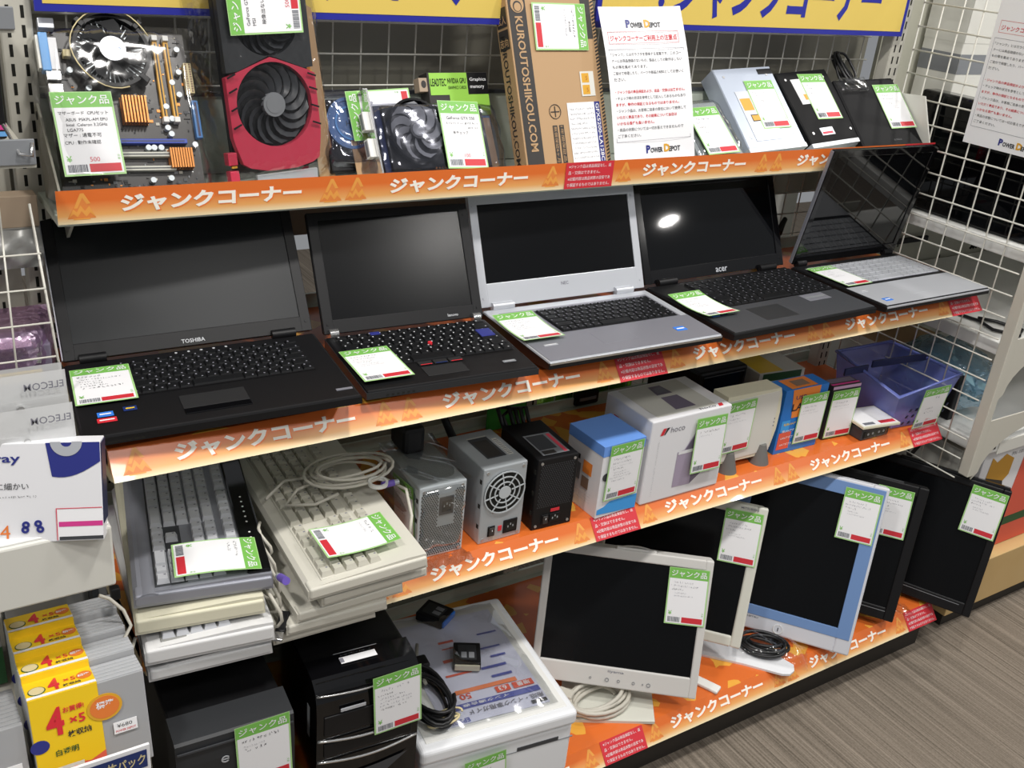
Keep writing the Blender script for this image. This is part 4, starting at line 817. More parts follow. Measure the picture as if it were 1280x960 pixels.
# boxes
t = thing('accessory_box', 'small white and blue box between the black power supply and the large white box', 'box', (.818, -.2, Z3), (0, 0, .0407))
W, D, H = .0963, .0997, .1484
mb = MB(); mb.box(0, W, 0, D, 0, H, 'carton_white', .001); mb.box(-.0006, W + .0006, -.0006, D + .0006, H * .86, H + .0005, 'box_blue', .0006); M = FRONT(0, -.0007, 0); mb.flat([(.002, .008), (W - .001, .0), (W - .001, .03), (.03, .03), (.018, .022), (.002, .018)], 0, 'box_blue2', M); mb.rect(.02, .05, H * .93, H * .97, .0001, 'navy_dark', M); mb.cyl((.012, .085), .008, 0, .0005, 'dark_grey', 12, M)
L = LEFT(-.0007, D, 0); mb.rect(.05, .075, .075, .1, 0, 'box_orange', L); mb.rect(.02, .044, .055, .088, 0, 'grey', L); mb.rect(.05, .07, .045, .068, 0, 'brown', L); mb.rect(.025, .04, .095, .105, 0, 'box_black', L); R = random.Random(8)
for k in range(4): scribble(mb, L, .03, .02 + k * .006, .05, .003, 'pencil', R, .0003)
mb.build('carton', t); price_tag(t, FRONT(.0131, -.0035, .1490) @ rotz(-.02) , rows=MEMO(2) + ((.05, .006, .0035, 'inkgrey'), (.03, .012, .0035, 'inkgrey')), seed=33)
t = thing('charger_box', 'large white box showing a lilac charging stand, with dark windows on its top', 'box', (.9242, -.1978, Z3), (0, 0, .0023))
W, D, H = .1956, .1367, .1751
mb = MB(); mb.box(0, W, 0, D, 0, H, 'carton_white', .0025); mb.rect(.02, W - .03, .012, D - .006, H + .0004, 'carton', TOP(0, 0, 0)); mb.build('carton', t)
mb = MB(TOP(0, 0, H + .0006)); mb.flat([(.075, .025), (.125, .025), (.120, .075), (.080, .075)], 0, 'lilac_dark'); mb.flat([(.08, .085), (.118, .085), (.114, .12), (.085, .12)], 0, 'lilac_dark'); mb.rect(.088, .112, .092, .112, .0002, 'inkgrey'); mb.text('hoco', Matrix.Translation((.12, .006, 0)), .006, 'ink', .04, .01); mb.flat([(.165, .004), (.176, .004), (.18, .014), (.17, .014)], 0, 'red'); mb.build('top_print', t)
M = FRONT(0, -.0006, 0); mb = MB(M); mb.flat([(.074, .022), (.118, .02), (.150, .045), (.145, .135), (.135, .155), (.126, .155), (.09, .1), (.074, .098)], 0, 'lilac'); mb.flat([(.118, .02), (.150, .045), (.146, .11), (.124, .085), (.118, .09)], .0002, 'lilac_dark'); mb.flat([(.092, .1), (.124, .098), (.142, .145), (.128, .152)], .0003, 'lilac_dark'); mb.rect(.076, .120, .092, .099, .0004, 'carton_white'); mb.build('product_picture', t, 'printed lilac charging stand')
mb = MB(M); mb.flat([(.022, .143), (.030, .143), (.036, .157), (.028, .157)], 0, 'red'); mb.flat([(.031, .143), (.034, .143), (.044, .157), (.037, .157)], 0, 'box_black'); mb.text('hoco', Matrix.Translation((.047, .145, 0)), .012, 'inkgrey', .034, 0); R = random.Random(9)
scribble(mb, Matrix.Translation((.024, .015, 0)) @ rotz(PI / 2), 0, 0, .12, .0035, 'pencil', R, 0); mb.build('brand_print', t)
mb = MB(LEFT(-.0007, D, 0)); mb.flat([(.02, .125), (.034, .125), (.044, .142), (.03, .142)], 0, 'red'); mb.text('hoco', Matrix.Translation((.055, .125, 0)), .014, 'inkgrey', .044, .01); mb.build('side_print', t)
price_tag(t, FRONT(.1073, -.0035, .1625) @ rotz(-.03), rows=((.05, .01, .0045, 'ink'), (.03, .01, .004, 'pencil')), seed=34, lift=.008)
# cream modem on grey feet
t = thing('modem', 'cream curved modem standing on two dark grey cone feet', 'modem', (1.142, -.165, Z3))
mb = MB(); prof = [(0, .02), (.13, .016), (.148, .03), (.156, .07), (.157, .11), (.152, .15), (.146, .166), (.0, .170)]
mb.prism(prof, 0, .042, 'cream', FR((0, .042, 0), (1, 0, 0), (0, 0, 1))); mb.box(.002, .145, -.0012, .0, .024, .16, 'offwhite', .0004)
for k in range(3): mb.rect(.142, .145, .08 + k * .008, .083 + k * .008, .0006, 'inkgrey', FRONT(0, -.001, 0))
mb.build('case', t)
for x in (.034, .125): mb = MB(); mb.cyl((x, .0), .021, 0, .042, 'foot_grey', 20, None, .009, 1); mb.cyl((x, .03), .021, 0, .03, 'foot_grey', 20, None, .008); mb.build('foot', t, 'dark grey cone foot')
price_tag(t, FRONT(.0, -.0045, .158) @ rotz(-.0), rows=MEMO(0)[:3], seed=35)
# network adapter box
t = thing('adapter_box', 'orange and blue network adapter box with a price card', 'box', (1.3163, -.157, Z3), (0, 0, -.0275))
W, D, H = .1246, .05, .1481
mb = MB(); mb.box(0, W, 0, D, 0, H, 'lan_blue', .001); M = FRONT(0, -.0006, 0); mb.flat([(.03, .082), (.10, .082), (.10, H), (.02, H)], 0, 'box_orange', M); mb.rect(.005, .04, .01, .05, 0, 'flier_red', M); mb.rect(.006, .03, .052, .078, 0, 'box_blue2', M); mb.rect(.02, .095, .004, D - .004, H + .0004, 'box_orange', TOP(0, 0, 0)); mb.rect(.04, .08, .012, .036, H + .0007, 'brown', TOP(0, 0, 0)); mb.build('carton', t)
mb = MB(M); mb.text('LAN', Matrix.Translation((.026, .098, .0004)), .017, 'ink', .05, .02); mb.text('USB', Matrix.Translation((.032, .124, .0004)), .009, 'sticker_dark', .03, .01)
for k in range(4): mb.text('有線LANアダプター'[k:k + 6], Matrix.Translation((.012, .066 - k * .016, .0004)), .006, 'paper' if k else 'yellow', .035, .01)
mb.build('print', t); price_tag(t, FRONT(.0482, -.0035, .1315) @ rotz(-.01), rows=MEMO(1)[:3], seed=36)
# narrow dark box
t = thing('accessory_box', 'narrow black and pink box almost covered by its price card', 'box', (1.4707, -.1512, Z3), (0, 0, -.0878))
W, D, H = .08, .035, .1292
mb = MB(); mb.box(0, W, 0, D, 0, H, 'box_black', .001); mb.rect(.0, W, .004, .010, H + .0004, 'magenta', TOP(0, 0, 0)); mb.rect(.004, W - .004, .014, D - .003, H + .0004, 'lilac_dark', TOP(0, 0, 0)); mb.rect(.0, W, H - .008, H - .001, .0004, 'pink', FRONT(0, 0, 0)); mb.build('carton', t)
price_tag(t, FRONT(.0005, -.003, .1185), rows=MEMO(2)[:3], seed=37)
# small stack
t = thing('tape_case', 'small dark flat case in film at the foot of the blue basket', 'case', (1.552, -.1915, Z3), (0, 0, -.02))
mb = MB(); mb.box(0, .09, 0, .075, .0, .028, 'dark_grey', .003); mb.box(.004, .086, -.0008, .001, .006, .022, 'black', .0005)
for x in (.02, .035, .055, .07): mb.cyl((x, .014), .003, .0005, .0015, 'silver', 10, FRONT(0, 0, 0))
mb.build('case', t); bag('film_wrap', t, -.005, .095, -.0, .03, -.004, .078, 'film', 14, .002, 12)
t = thing('blank_card', 'white price card with a red corner lying on the small dark case', 'card', (1.552, -.195, Z3 + .034), (0, 0, -.15))
mb = MB(); mb.box(-.01, .095, -.005, .08, 0, .006, 'cream', .001); mb.build('pad', t)
mb = MB(TOP(0, 0, .0064)); mb.rect(-.007, .092, -.002, .077, 0, 'paper'); mb.rect(.045, .088, .002, .014, .0003, 'red'); mb.rect(.0, .03, .002, .012, .0003, 'bar'); mb.build('print', t)
# blue basket
t = thing('basket', 'translucent blue plastic basket with dark handles and a price card', 'basket', (1.655, -.19, Z3), (0, 0, -.10))
W, D, H = .155, .20, .135; tp = .05
def wall(a, b, c, d, mn='basket_plastic', n=8): mb.grid(lambda u, v: tuple(Vector(a).lerp(Vector(b), u).lerp(Vector(d).lerp(Vector(c), u), v)), n, n, mn, smooth=False)
lo = [(.012, .012, .002), (W - .012, .012, .002), (W - .012, D - .012, .002), (.012, D - .012, .002)]; hi = [(-.040, -.030, .108), (.174, -.006, .126), (.150, .189, .128), (-.03, .18, .126)]
mb = MB()
for k in range(4): wall(lo[k], lo[(k + 1) % 4], hi[(k + 1) % 4], hi[k])
wall(lo[0], lo[1], lo[2], lo[3]); mb.build('tub', t)
mb = MB(); mb.tube([Vector(q) for q in hi], .0042, 'basket_plastic', 8, None, True); mb.build('rim', t)
mb = MB()
for r in range(3):
    for k in range(7): mb.box(.02 + k * .019, .026 + k * .019, -.0, .001, .02 + r * .02, .028 + r * .02, 'navy_dark', 0, Matrix.Rotation(.30, 4, 'X') )
mb.build('lattice_holes', t)
for q in (((-.003, .095, .126), (.17, .09, .128)), ((-.095, .085, .121), (-.02, .09, .121))):
    a, b = map(Vector, q); d = (b - a); M = FR(a, d, Vector((0, 0, 1)) if abs(d.normalized().z) < .9 else (0, 1, 0)); mb = MB(M); mb.box(0, d.length, -.007, .010, -.002, .003, 'navy_dark', .001); mb.build('handle', t, 'dark navy handle')
price_tag(t, FR((.032, -.036, .118), (1, 0, .06), (-.14, -.20, 1)), rows=((.01, .04, .007, 'inkgrey'), (.0, .01, .01, 'ink'), (.02, .02, .006, 'inkgrey'), (.03, .02, .006, 'inkgrey')), price='10〜', seed=38)
# goods at the back of the third shelf
t = thing('accessory_box', 'yellow and white box at the back of the shelf behind the orange network box', 'box', (1.385, -.02, Z3), (0, 0, -.1))
mb = MB(); mb.box(0, .13, 0, .10, 0, .115, 'offwhite', .001); mb.rect(.004, .07, .004, .096, .1154, 'yellow', TOP(0, 0, 0)); mb.rect(.01, .12, .095, .114, .0006, 'dkgreen', FRONT(0, 0, 0)); mb.rect(.0, .03, .02, .09, .0006, 'box_orange', FRONT(0, 0, 0)); mb.build('carton', t)
t = thing('accessory_box', 'dark navy box with a green-headed card, at the back near the basket', 'box', (1.36, .09, Z3), (0, 0, -.05))
mb = MB(); mb.box(0, .15, 0, .06, 0, .19, 'navy_dark', .001); mb.build('carton', t); price_tag(t, FRONT(.05, -.003, .175), rows=MEMO(0), seed=39)
t = thing('drive_enclosure', 'black drive enclosure lying behind the large white box and cream modem', 'enclosure', (1.215, -.01, Z3))
mb = MB(); mb.box(0, .14, 0, .16, 0, .14, 'black', .006); mb.build('case', t); mb = MB(); mb.box(.01, .13, -.002, .002, .01, .13, 'black_gloss', .002); mb.build('front_panel', t)
# ------------------------------------------------------------------ lowest shelf: towers, printer, monitors
Z4 = -.9901
t = thing('computer_tower', 'plain black computer tower under the left keyboard pile, card on its front', 'computer', (.028, -.3325, Z4), (0, 0, -.0518))
W, D, H = .161, .42, .3627
mb = MB(); mb.box(0, W, .014, D, 0, H - .004, 'black', .004); mb.build('case', t)
mb = MB(); prof = [(0, .004), (-.004, .05), (-.004, H - .04), (.0, H - .003), (.004, H), (.05, H + .006), (.054, H - .004), (.02, .004)]
mb.prism(prof, -.002, W + .002, 'dark', YZX); mb.box(.0, W, -.0048, -.003, H - .016, H - .013, 'dark_grey'); mb.box(W * .55, W * .85, -.0062, -.003, H - .012, H - .006, 'silver_dark', .0008); mb.build('front_bezel', t)
mb = MB(FRONT(.058, -.0048, H - .050)); mb.ring((.006, .006), .004, .006, 0, .0006, 'silver', 18, None, .5, 5.6); mb.box(.001, .011, .0052, .0068, 0, .0006, 'silver'); mb.build('emblem', t, 'small silver letter emblem')
price_tag(t, FRONT(.0765, -.0075, .3705) @ rotz(.04), rows=((.055, .008, .0055, 'ink'), (.03, .01, .004, 'pencil'), (.03, .012, .006, 'ink')), seed=40)
t = thing('computer_tower', 'glossy black computer tower with chrome trims, between plain tower and printer', 'computer', (.237, -.3141, Z4), (0, 0, -.0772))
W, D, H = .1638, .40, .3628
mb = MB(); mb.box(0, W, .014, D, 0, H - .004, 'black_gloss', .004); mb.box(-.0012, .001, .03, .042, H - .12, H - .06, 'steel', .0004); mb.build('case', t)
mb = MB(); prof = [(.0, .004), (-.003, .05), (-.004, H - .06), (-.001, H - .03), (.006, H - .012), (.022, H - .001), (.06, H + .002), (.06, H - .01), (.02, .004)]
mb.prism(prof, -.001, W + .001, 'black_gloss', YZX); mb.build('front_bezel', t)
def arc(z, dz, y=-.0055): return [(W * k / 12, y - .006 * math.sin(PI * k / 12), z + dz * math.sin(PI * k / 12)) for k in range(13)]
for z in (H - .1, H - .142): mb = MB(); mb.tube(arc(z, -.006, -.004), .0022, 'chrome', 8); mb.build('trim_bar', t, 'chrome trim bar')
mb = MB(); mb.tube(arc(H - .018, -.002, .002), .0016, 'chrome', 8); mb.build('top_trim', t)
mb = MB(); mb.box(.01, W - .01, -.0062, -.003, H - .092, H - .055, 'black', .0015); mb.box(.035, .075, -.0072, -.006, H - .05, H - .044, 'silver', .001); mb.build('drive_door', t)
mb = MB(); mb.box(.01, W - .01, -.0062, -.003, H - .134, H - .108, 'black', .0015); mb.build('drive_door', t)
mb = MB(FRONT(0, -.006, 0)); mb.flat([(.02, H - .18), (.05, H - .2), (.11, H - .2), (W - .015, H - .17), (.1, H - .178), (.05, H - .182)], 0, 'dark_grey'); mb.build('handle_scoop', t)
mb = MB(TOP(0, 0, H + .0022)); mb.box(.05, .108, .036, .05, 0, .0008, 'paper', .0003); mb.rect(.05, .056, .038, .048, .001, 'inkgrey'); R = random.Random(1); scribble(mb, Matrix.Identity(4), .054, .053, .05, .003, 'grey', R, .0004); mb.rect(.045, .115, .06, .0612, .0004, 'silver'); mb.build('serial_label', t, 'white serial label')
price_tag(t, FRONT(.0815, -.0135, .3665) @ rotz(.06), rows=((.045, .012, .005, 'inkgrey'), (.025, .006, .004, 'ink'), (.04, .01, .004, 'inkgrey'), (.05, .01, .004, 'inkgrey'), (.05, .01, .004, 'inkgrey'), (.04, .01, .004, 'ink')), seed=41)
# printer
t = thing('printer', 'white flatbed printer with a leaflet and bagged cables on its lid', 'printer', (.4262, -.3074, Z4), (0, 0, -.1231))
W, D, H = .2918, .34, .1484
mb = MB(); mb.box(0, W, 0, D, 0, H - .03, 'printer_white', .010, None, 4); mb.box(W * .30, W + .0005, -.0008, .002, H - .0635, H - .062, 'grey'); mb.box(W * .62, W * .90, -.0012, .002, H - .062, H - .054, 'dark_grey', .0004); mb.build('body', t)
mb = MB(); mb.box(-.003, W + .003, -.006, D, H - .032, H, 'printer_white', .009, None, 4); mb.box(.012, W - .012, .012, D - .02, H - .0005, H + .0012, 'white', .001); mb.build('scanner_lid', t)
price_tag(t, FRONT(.0765, -.0095, .1030) @ rotz(.085), rows=MEMO(1), seed=42)
t2 = thing('leaflet', 'pale lilac leaflet printed upside down, lying on the white printer', 'leaflet', (.4262, -.3074, Z4 + H + .0016), (0, 0, -.1231))
mb = MB(); mb.grid(lambda u, v: (.055 + .20 * u, .03 + .275 * v, .0006 + .0015 * math.sin(u * 4) ** 2), 8, 8, 'flier'); mb.build('sheet', t2)
M = TOP(.252, .30, .0032) @ rotz(PI); mb = MB(M); mb.rect(.0, .17, .225, .238, 0, 'flier_blue'); mb.text('インク適合表', Matrix.Translation((.06, .2275, .0003)), .007, 'paper', .09, .015); mb.text('用紙・インク専用ガイド', Matrix.Translation((.0, .243, 0)), .012, 'inkgrey', .145, .02); mb.text('EPSON', Matrix.Translation((.150, .258, 0)), .010, 'flier_blue', .04, .02); mb.rect(.0, .03, .258, .266, 0, 'dark_grey')
mb.rect(.03, .15, .192, .202, 0, 'flier_orange'); mb.rect(.05, .078, .205, .22, 0, 'flier_red'); mb.rect(.004, .05 - .006, .205, .22, 0, 'flier_red'); mb.text('63', Matrix.Translation((.056, .2065, .0003)), .011, 'paper', .016, .01); mb.text('増量', Matrix.Translation((.01, .2065, .0003)), .011, 'paper', .026, .01); mb.text('50', Matrix.Translation((.125, .203, 0)), .014, 'flier_red', .022, .02)
for a in ((.01, .05, .06, .064), (.1, .13, .06, .066), (.02, .06, .1, .104), (.09, .14, .11, .118), (.03, .08, .15, .156), (.1, .15, .15, .155), (.02, .05, .125, .13), (.08, .13, .08, .083), (.03, .07, .175, .181)): mb.rect(*a, 0, 'flier_blue' if a[0] < .05 else 'flier_red')
mb.build('print', t2)
t3 = thing('accessory_bag', 'clear bag with black cables and ink cartridges on the printer', 'bag', (.4262, -.3074, Z4 + H + .005), (0, 0, -.1231))
bm_ = MB(); bm_.grid(lambda u, v: (.004 + .262 * u, .02 + .30 * v, .002 + .030 * (1 - abs(2 * u - 1) ** 5) * (1 - abs(2 * v - 1) ** 5) * (.55 + .3 * math.sin(u * 9 + v * 3) * math.sin(v * 8)) + .002 * math.sin(u * 31) * math.sin(v * 27)), 30, 30, 'film_thick'); bm_.build('poly_bag', t3)
t4 = thing('mains_cable', 'bundled black power cord with a white tie inside the clear bag', 'cable', (.465, -.21, Z4 + H + .006), (0, 0, -.1231))
mb, pts = coil('x', '', (.022, -.01, .002), .032, .062, 7, .0036, 'cable_black', 3); mb.tube([(.0, .04, .008), (-.01, .09, .01), (.0, .14, .012), (.02, .16, .012)], .0034, 'cable_black', 8); mb.tube([(.03, .03, .01), (.03, .08, .012), (.05, .13, .014)], .0034, 'cable', 8); mb.build('cord', t4)
mb = MB(); mb.box(-.012, .014, .14, .165, .006, .022, 'black', .003); mb.build('plug', t4)
mb = MB(); mb.box(.02, .05, .06, .09, .006, .026, 'black', .004); mb.build('plug', t4)
mb, pts = coil('x', '', (.03, -.058, .004), .03, .012, 2, .002, 'conn_cream', 7); mb.build('signal_wire', t4, 'cream wires')
for (x, y, rz, lab, c2) in ((.565, -.165, -.5, 'black ink cartridge with a pale end inside the clear bag, nearer one', 'cream'), (.60, -.055, .55, 'black ink cartridge with a blue edge inside the clear bag, farther one', 'sticker_blue')):
    c = thing('ink_cartridge', lab, 'ink cartridge', (x, y, Z4 + H + .006), (0, 0, rz)); mb = MB(); mb.box(0, .05, 0, .058, 0, .018, 'black', .002); mb.box(.008, .042, .01, .05, .018, .0186, 'dark', .0005); mb.rect(.014, .024, .014, .03, .0189, 'grey', TOP(0, 0, 0)); mb.rect(.028, .038, .014, .03, .0189, 'grey', TOP(0, 0, 0)); mb.build('body', c); mb = MB(); mb.box(.002, .048, -.004, .0, .003, .015, c2, .001); mb.build('end_cap', c, 'coloured end cap')
# monitors
def monitor(label, P, W, H, bez, frame, scr, tag, back='mon_white', inner=None, rad=.006, dp=.03, extra=None, z_ref=Z4, neck=True, seed=1):
    bl, br, bt, bb = bez
    t = thing('monitor', label, 'monitor', P[:3], P[3:])
    mb = MB(); mb.box(0, W, .002, dp, 0, H, back, rad); mb.box(W * .1, W * .9, dp - .002, dp + .02, H * .1, H * .9, back, .012); mb.build('rear_housing', t)
    mb = MB()
    for a, b, c, d in ((0, bl, 0, H), (W - br, W, 0, H), (bl - .001, W - br + .001, 0, bb), (bl - .001, W - br + .001, H - bt, H)): mb.box(a, b, -.004, .012, c, d, frame, min(rad * .5, .004), None, 3)
    mb.build('bezel', t)
    if inner:
        q = .004; mb = MB(); i0, i1, j0, j1, mn = inner
        for a, b, c, d in ((i0, bl + .0005, j0, H - j1), (W - br - .0005, W - i1, j0, H - j1), (bl, W - br, j0, bb + .0005), (bl, W - br, H - bt - .0005, H - j1)): mb.box(a, b, -.0052, .0, c, d, mn, .0008)
        mb.build('inner_bezel', t, 'coloured inner bezel')
    mb = MB(); mb.box(bl - .001, W - br + .001, .0, .006, bb - .001, H - bt + .001, scr); mb.build('screen', t, 'black switched-off screen')
    if extra: extra(t, W, H)
    if neck:
        Mi = (Matrix.Translation(P[:3]) @ Matrix.Rotation(P[5], 4, 'Z') @ Matrix.Rotation(P[4], 4, 'Y') @ Matrix.Rotation(P[3], 4, 'X')).inverted()
        b = Mi.inverted() @ Vector((W / 2, dp + .02, H * .35)); g = Vector((b.x, b.y, z_ref + .004)); mb = MB(Mi); d = Matrix.Rotation(P[5], 4, 'Z')
        mb.tube([b, b.lerp(g, .5) + d @ Vector((0, .008, 0)), g], .018, back, 12); mb.box(-.075, .075, -.06, .06, 0, .007, back, .003, Matrix.Translation((g.x, g.y, z_ref + .0005)) @ d); mb.build('stand', t)
    price_tag(t, FRONT(tag[0], -.0068, tag[1]) @ rotz(tag[2]), rows=((.035, .012, .004, 'inkgrey'), (.05, .006, .004, 'inkgrey'), (.02, .008, .0042, 'ink'), (.022, .014, .003, 'inkgrey'), (.035, .014, .003, 'inkgrey')), seed=50 + seed)
    return t
def e1(t, W, H):
    mb = MB(FRONT(0, -.0045, 0)); mb.text('iiyama', Matrix.Translation((W * .46, .030, 0)), .006, 'inkgrey', .032, .012)
    mb.build('brand_print', t)
    for x, r in ((.30, .0022), (.40, .004), (.47, .003), (.56, .003), (.615, .0014), (.65, .004)): mb = MB(FRONT(W * x + .02, -.0045, .016)); mb.ring((0, 0), r * .75, r, 0, .0008, 'grey', 16); mb.build('button', t)
    mb = MB(); mb.grid(lambda u, v: (W * .40 + W * .28 * u, .0 + .012 * v, H - .001 + .008 * math.sin(u * PI)), 12, 3, 'mon_white'); mb.box(W * .42, W * .66, .0, .012, H - .003, H + .004, 'mon_white', .002); mb.build('top_bump', t)
m1 = monitor('white square monitor in front, beside the printer, with a black screen', (.7658, -.136, -.9499, -.3344, -.0077, -.6735), .3295, .281, (.016, .016, .021, .042), 'mon_white', 'lcd_mon', (.2452, .2606, .02), extra=e1, neck=False, seed=1)
def e2(t, W, H):
    mb = MB(FRONT(0, -.0045, 0)); mb.text('MITSUBISHI', Matrix.Translation((W - .055, H - .010, 0)), .0045, 'inkgrey', .036, .01); mb.build('brand_print', t)
monitor('ivory rounded monitor second from the left, half hidden by the white one', (.9716, -.0285, -.9331, -.3262, -.0009, -.8386), .3396, .3058, (.02, .022, .022, .024), 'mon_ivory', 'lcd_mon', (.2546, .291, .02), back='mon_ivory', rad=.012, extra=e2, seed=2)
def e3(t, W, H):
    mb = MB(FRONT(W * .5, -.0045, .016)); mb.cyl((0, 0), .011, 0, .0012, 'mon_silver', 24); mb.ring((0, 0), .0095, .0108, .0012, .0018, 'white', 24); mb.box(-.001, .001, -.004, .004, .0012, .0018, 'dark_grey'); mb.build('power_button', t, 'round silver power button')
    mb = MB(FRONT(0, -.0045, 0)); mb.text('FUJITSU', Matrix.Translation((W * .26, .026, 0)), .0045, 'dark_grey', .028, .012); mb.build('brand_print', t)
monitor('blue and silver framed monitor in the middle of the monitor row', (1.2582, -.1248, -.9767, -.3223, .0076, -.9013), .3112, .3807, (.034, .034, .034, .055), 'mon_silver', 'lcd_mon', (.223, .3642, .005), back='mon_silver', inner=(.006, .006, .034, .006, 'mon_blue'), rad=.008, extra=e3, seed=3)
def e4(t, W, H):
    mb = MB(FRONT(0, -.0045, 0)); mb.rect(W * .55, W * .94, .021, .0225, 0, 'grey'); mb.build('trim_line', t)
    mb = MB(); mb.box(W * .3, W * .85, -.002, .006, H - .003, H + .003, 'dark', .001); mb.build('top_grille', t)
monitor('black monitor wedged between the blue-framed one and the last black one', (1.4108, -.0448, -.9647, -.2728, .007, -.9418), .3698, .3214, (.02, .022, .024, .03), 'black', 'lcd_mon', (.2641, .3063, .02), back='black', extra=e4, seed=4)
def e5(t, W, H):
    mb = MB(FRONT(0, -.0045, 0)); mb.rect(W * .5, W * .93, .022, .0235, 0, 'grey'); mb.build('trim_line', t)
    mb = MB(); mb.box(W * .4, W * .99, .0, .02, H - .002, H + .006, 'black_gloss', .003); mb.build('top_edge', t)
monitor('black monitor overhanging the shelf edge, rightmost of the row', (1.638, -.0345, -.9767, -.2661, .0054, -1.0897), .4199, .3174, (.016, .018, .018, .03), 'black', 'lcd_mon', (.3391, .3088, -.02), back='black', extra=e5, seed=5)
# stand and cables below the white monitor
Mi = (Matrix.Translation((.7658, -.136, -.9499)) @ Matrix.Rotation(-.6735, 4, 'Z') @ Matrix.Rotation(-.0077, 4, 'Y') @ Matrix.Rotation(-.3344, 4, 'X')).inverted() @ Matrix.Translation((.7752, -.2351, Z4))
mb = MB(Mi); mb.prism([(.0, .0), (.165, -.09), (.235, .01), (.25, .10), (.09, .12)], .0, .006, 'mon_ivory'); bp_ = mb.build('stand_base', m1)
mb = MB(Mi); mb.box(.12, .19, .09, .115, .004, .16, 'mon_ivory', .006); mb.build('stand_neck', bp_)
t = thing('monitor_cable', 'coiled off-white cable on the stand under the white monitor', 'cable', (.865, -.235, Z4 + .008))
mb, pts = coil('x', '', (.0, .0, .003), .062, .036, 5, .0042, 'cable', 5, stack=.0035); mb.build('cord', t)
mb = MB(Matrix.Translation((-.06, .03, .02)) @ rotz(.6)); mb.box(-.012, .012, -.016, .016, -.004, .012, 'cable', .003); mb.build('plug', t)
t = thing('monitor_stand', 'thin white foot sticking out right of the white monitor', 'stand', (1.10, -.27, Z4))
mb = MB(rotz(-1.15)); mb.box(-.04, .05, -.012, .012, 0, .008, 'white', .003); mb.build('foot_bar', t)
t = thing('stand_plate', 'white flat plate with a rounded corner under the bagged black cable', 'stand', (1.14, -.19, Z4))
mb = MB(); mb.prism([(.02, -.02), (.085, -.085), (.14, -.150), (.155, -.158), (.172, -.154), (.185, -.140), (.17, -.08), (.12, .0), (.07, .03)], 0, .005, 'printer_white'); mb.build('plate', t)
t = thing('cable_bag', 'black cable in a clear bag under the blue-framed monitor', 'bag', (1.30, -.262, Z4 + .007), (0, 0, -.8))
mb, pts = coil('x', '', (.0, .0, .002), .045, .026, 5, .0038, 'cable_black', 6, stack=.003); mb.build('cable_coil', t, 'coiled black cable')
mb = MB(); mb.grid(lambda u, v: (-.065 + .16 * u, -.045 + .085 * v, .001 + .032 * (1 - abs(2 * u - 1) ** 4) * (1 - abs(2 * v - 1) ** 4) * (.8 + .2 * math.sin(u * 13 + v * 7)) + .002 * math.sin(u * 40) * math.sin(v * 30)), 26, 18, 'film'); mb.build('poly_bag', t)
t = thing('film_bag', 'crumpled clear film bag under the rightmost black monitors', 'bag', (1.66, -.29, Z4 + .001), (0, 0, -.4))
mb = MB(); mb.grid(lambda u, v: (-.05 + .13 * u, -.03 + .06 * v, .001 + .02 * (1 - abs(2 * u - 1) ** 4) * (1 - abs(2 * v - 1) ** 4) * (.7 + .3 * math.sin(u * 19 + v * 11)) + .002 * math.sin(u * 40) * math.sin(v * 30)), 22, 14, 'film'); mb.build('poly_bag', t)
# ------------------------------------------------------------------ neighbouring bay on the left
mb = MB(); mb.box(-.75, -.03, .17, .18, FZ, .62, 'post')
for k in range(24):
    for x in (-.06, -.03 - .085, -.2, -.3): mb.rect(x, x + .004, -.9 + k * .06, -.9 + k * .06 + .018, .0006, 'hole', FRONT(0, .17, 0))
solo(mb, 'pegboard', 'cream slotted back panel of the neighbouring bay on the left', 'panel')
t = thing('wire_rack', 'slanted white wire front left of the largest laptop', 'wire rack', (-.03, -.1, -.16))
mb = MB(); sl = lambda z: .0 + z * .10
for k in range(6): mb.tube([(-.052 - .048 * k - .02 * 0, -.0 - .0, -.05), (-.042 - .048 * k, .06, .20)], .0013, 'wire', 6)
mb.build('upright_wire', t)
mb = MB()
for k in range(5): z = -.03 + .043 * k; mb.tube([(-.30, .24 * (z + .05) + .0, z), (-.002, .24 * (z + .05), z + .0)], .0013, 'wire', 6)
mb.build('cross_wire', t)
mb = MB(); mb.tube([(.004, .0, -.08), (-.006, .07, .20)], .0017, 'wire', 6); mb.build('edge_wire', t)
t = thing('price_rail', 'grey plastic price rail with a wire hook, left edge halfway up', 'rail', (-.03, -.1, .107)); mb = MB(); mb.box(-.3, -.003, -.004, .0, 0, .03, 'grey', .001); mb.build('strip', t); mb = MB(); mb.tube([(-.03, .03, .04), (-.02, -.008, .014), (-.008, -.010, .012), (-.006, -.004, .026)], .0022, 'chrome', 6); mb.build('hook', t); mb = MB(); mb.box(-.3, -.003, .0, .22, -.004, .002, 'post'); mb.build('tray', t)
t = thing('price_rail', 'grey plastic price rail in the upper left corner', 'rail', (-.04, -.1, .258)); mb = MB(); mb.box(-.3, .0, -.004, .0, 0, .024, 'grey', .001); mb.build('strip', t); mb = MB(); mb.box(-.3, -.0, .0, .22, -.004, .002, 'post'); mb.build('tray', t)
t = thing('product_case', 'black case with pink and blue stripe on the upper left tray', 'case', (-.06, .0, .114)); mb = MB(); mb.box(-.2, .012, 0, .05, 0, .118, 'black', .003); mb.build('case', t); mb = MB(FRONT(0, -.0006, 0)); mb.rect(-.2, .012, .012, .018, 0, 'magenta'); mb.rect(-.2, .012, .004, .010, 0, 'port_blue'); mb.build('stripe', t, 'pink and blue stripes')
t = thing('wood_strip', 'brown corrugated strip behind the wires, left of the laptop screen', 'strip', (-.1, .1, -.03)); mb = MB(); mb.box(-.2, .092, 0, .03, 0, .044, 'cardboard', .001); mb.build('strip', t)
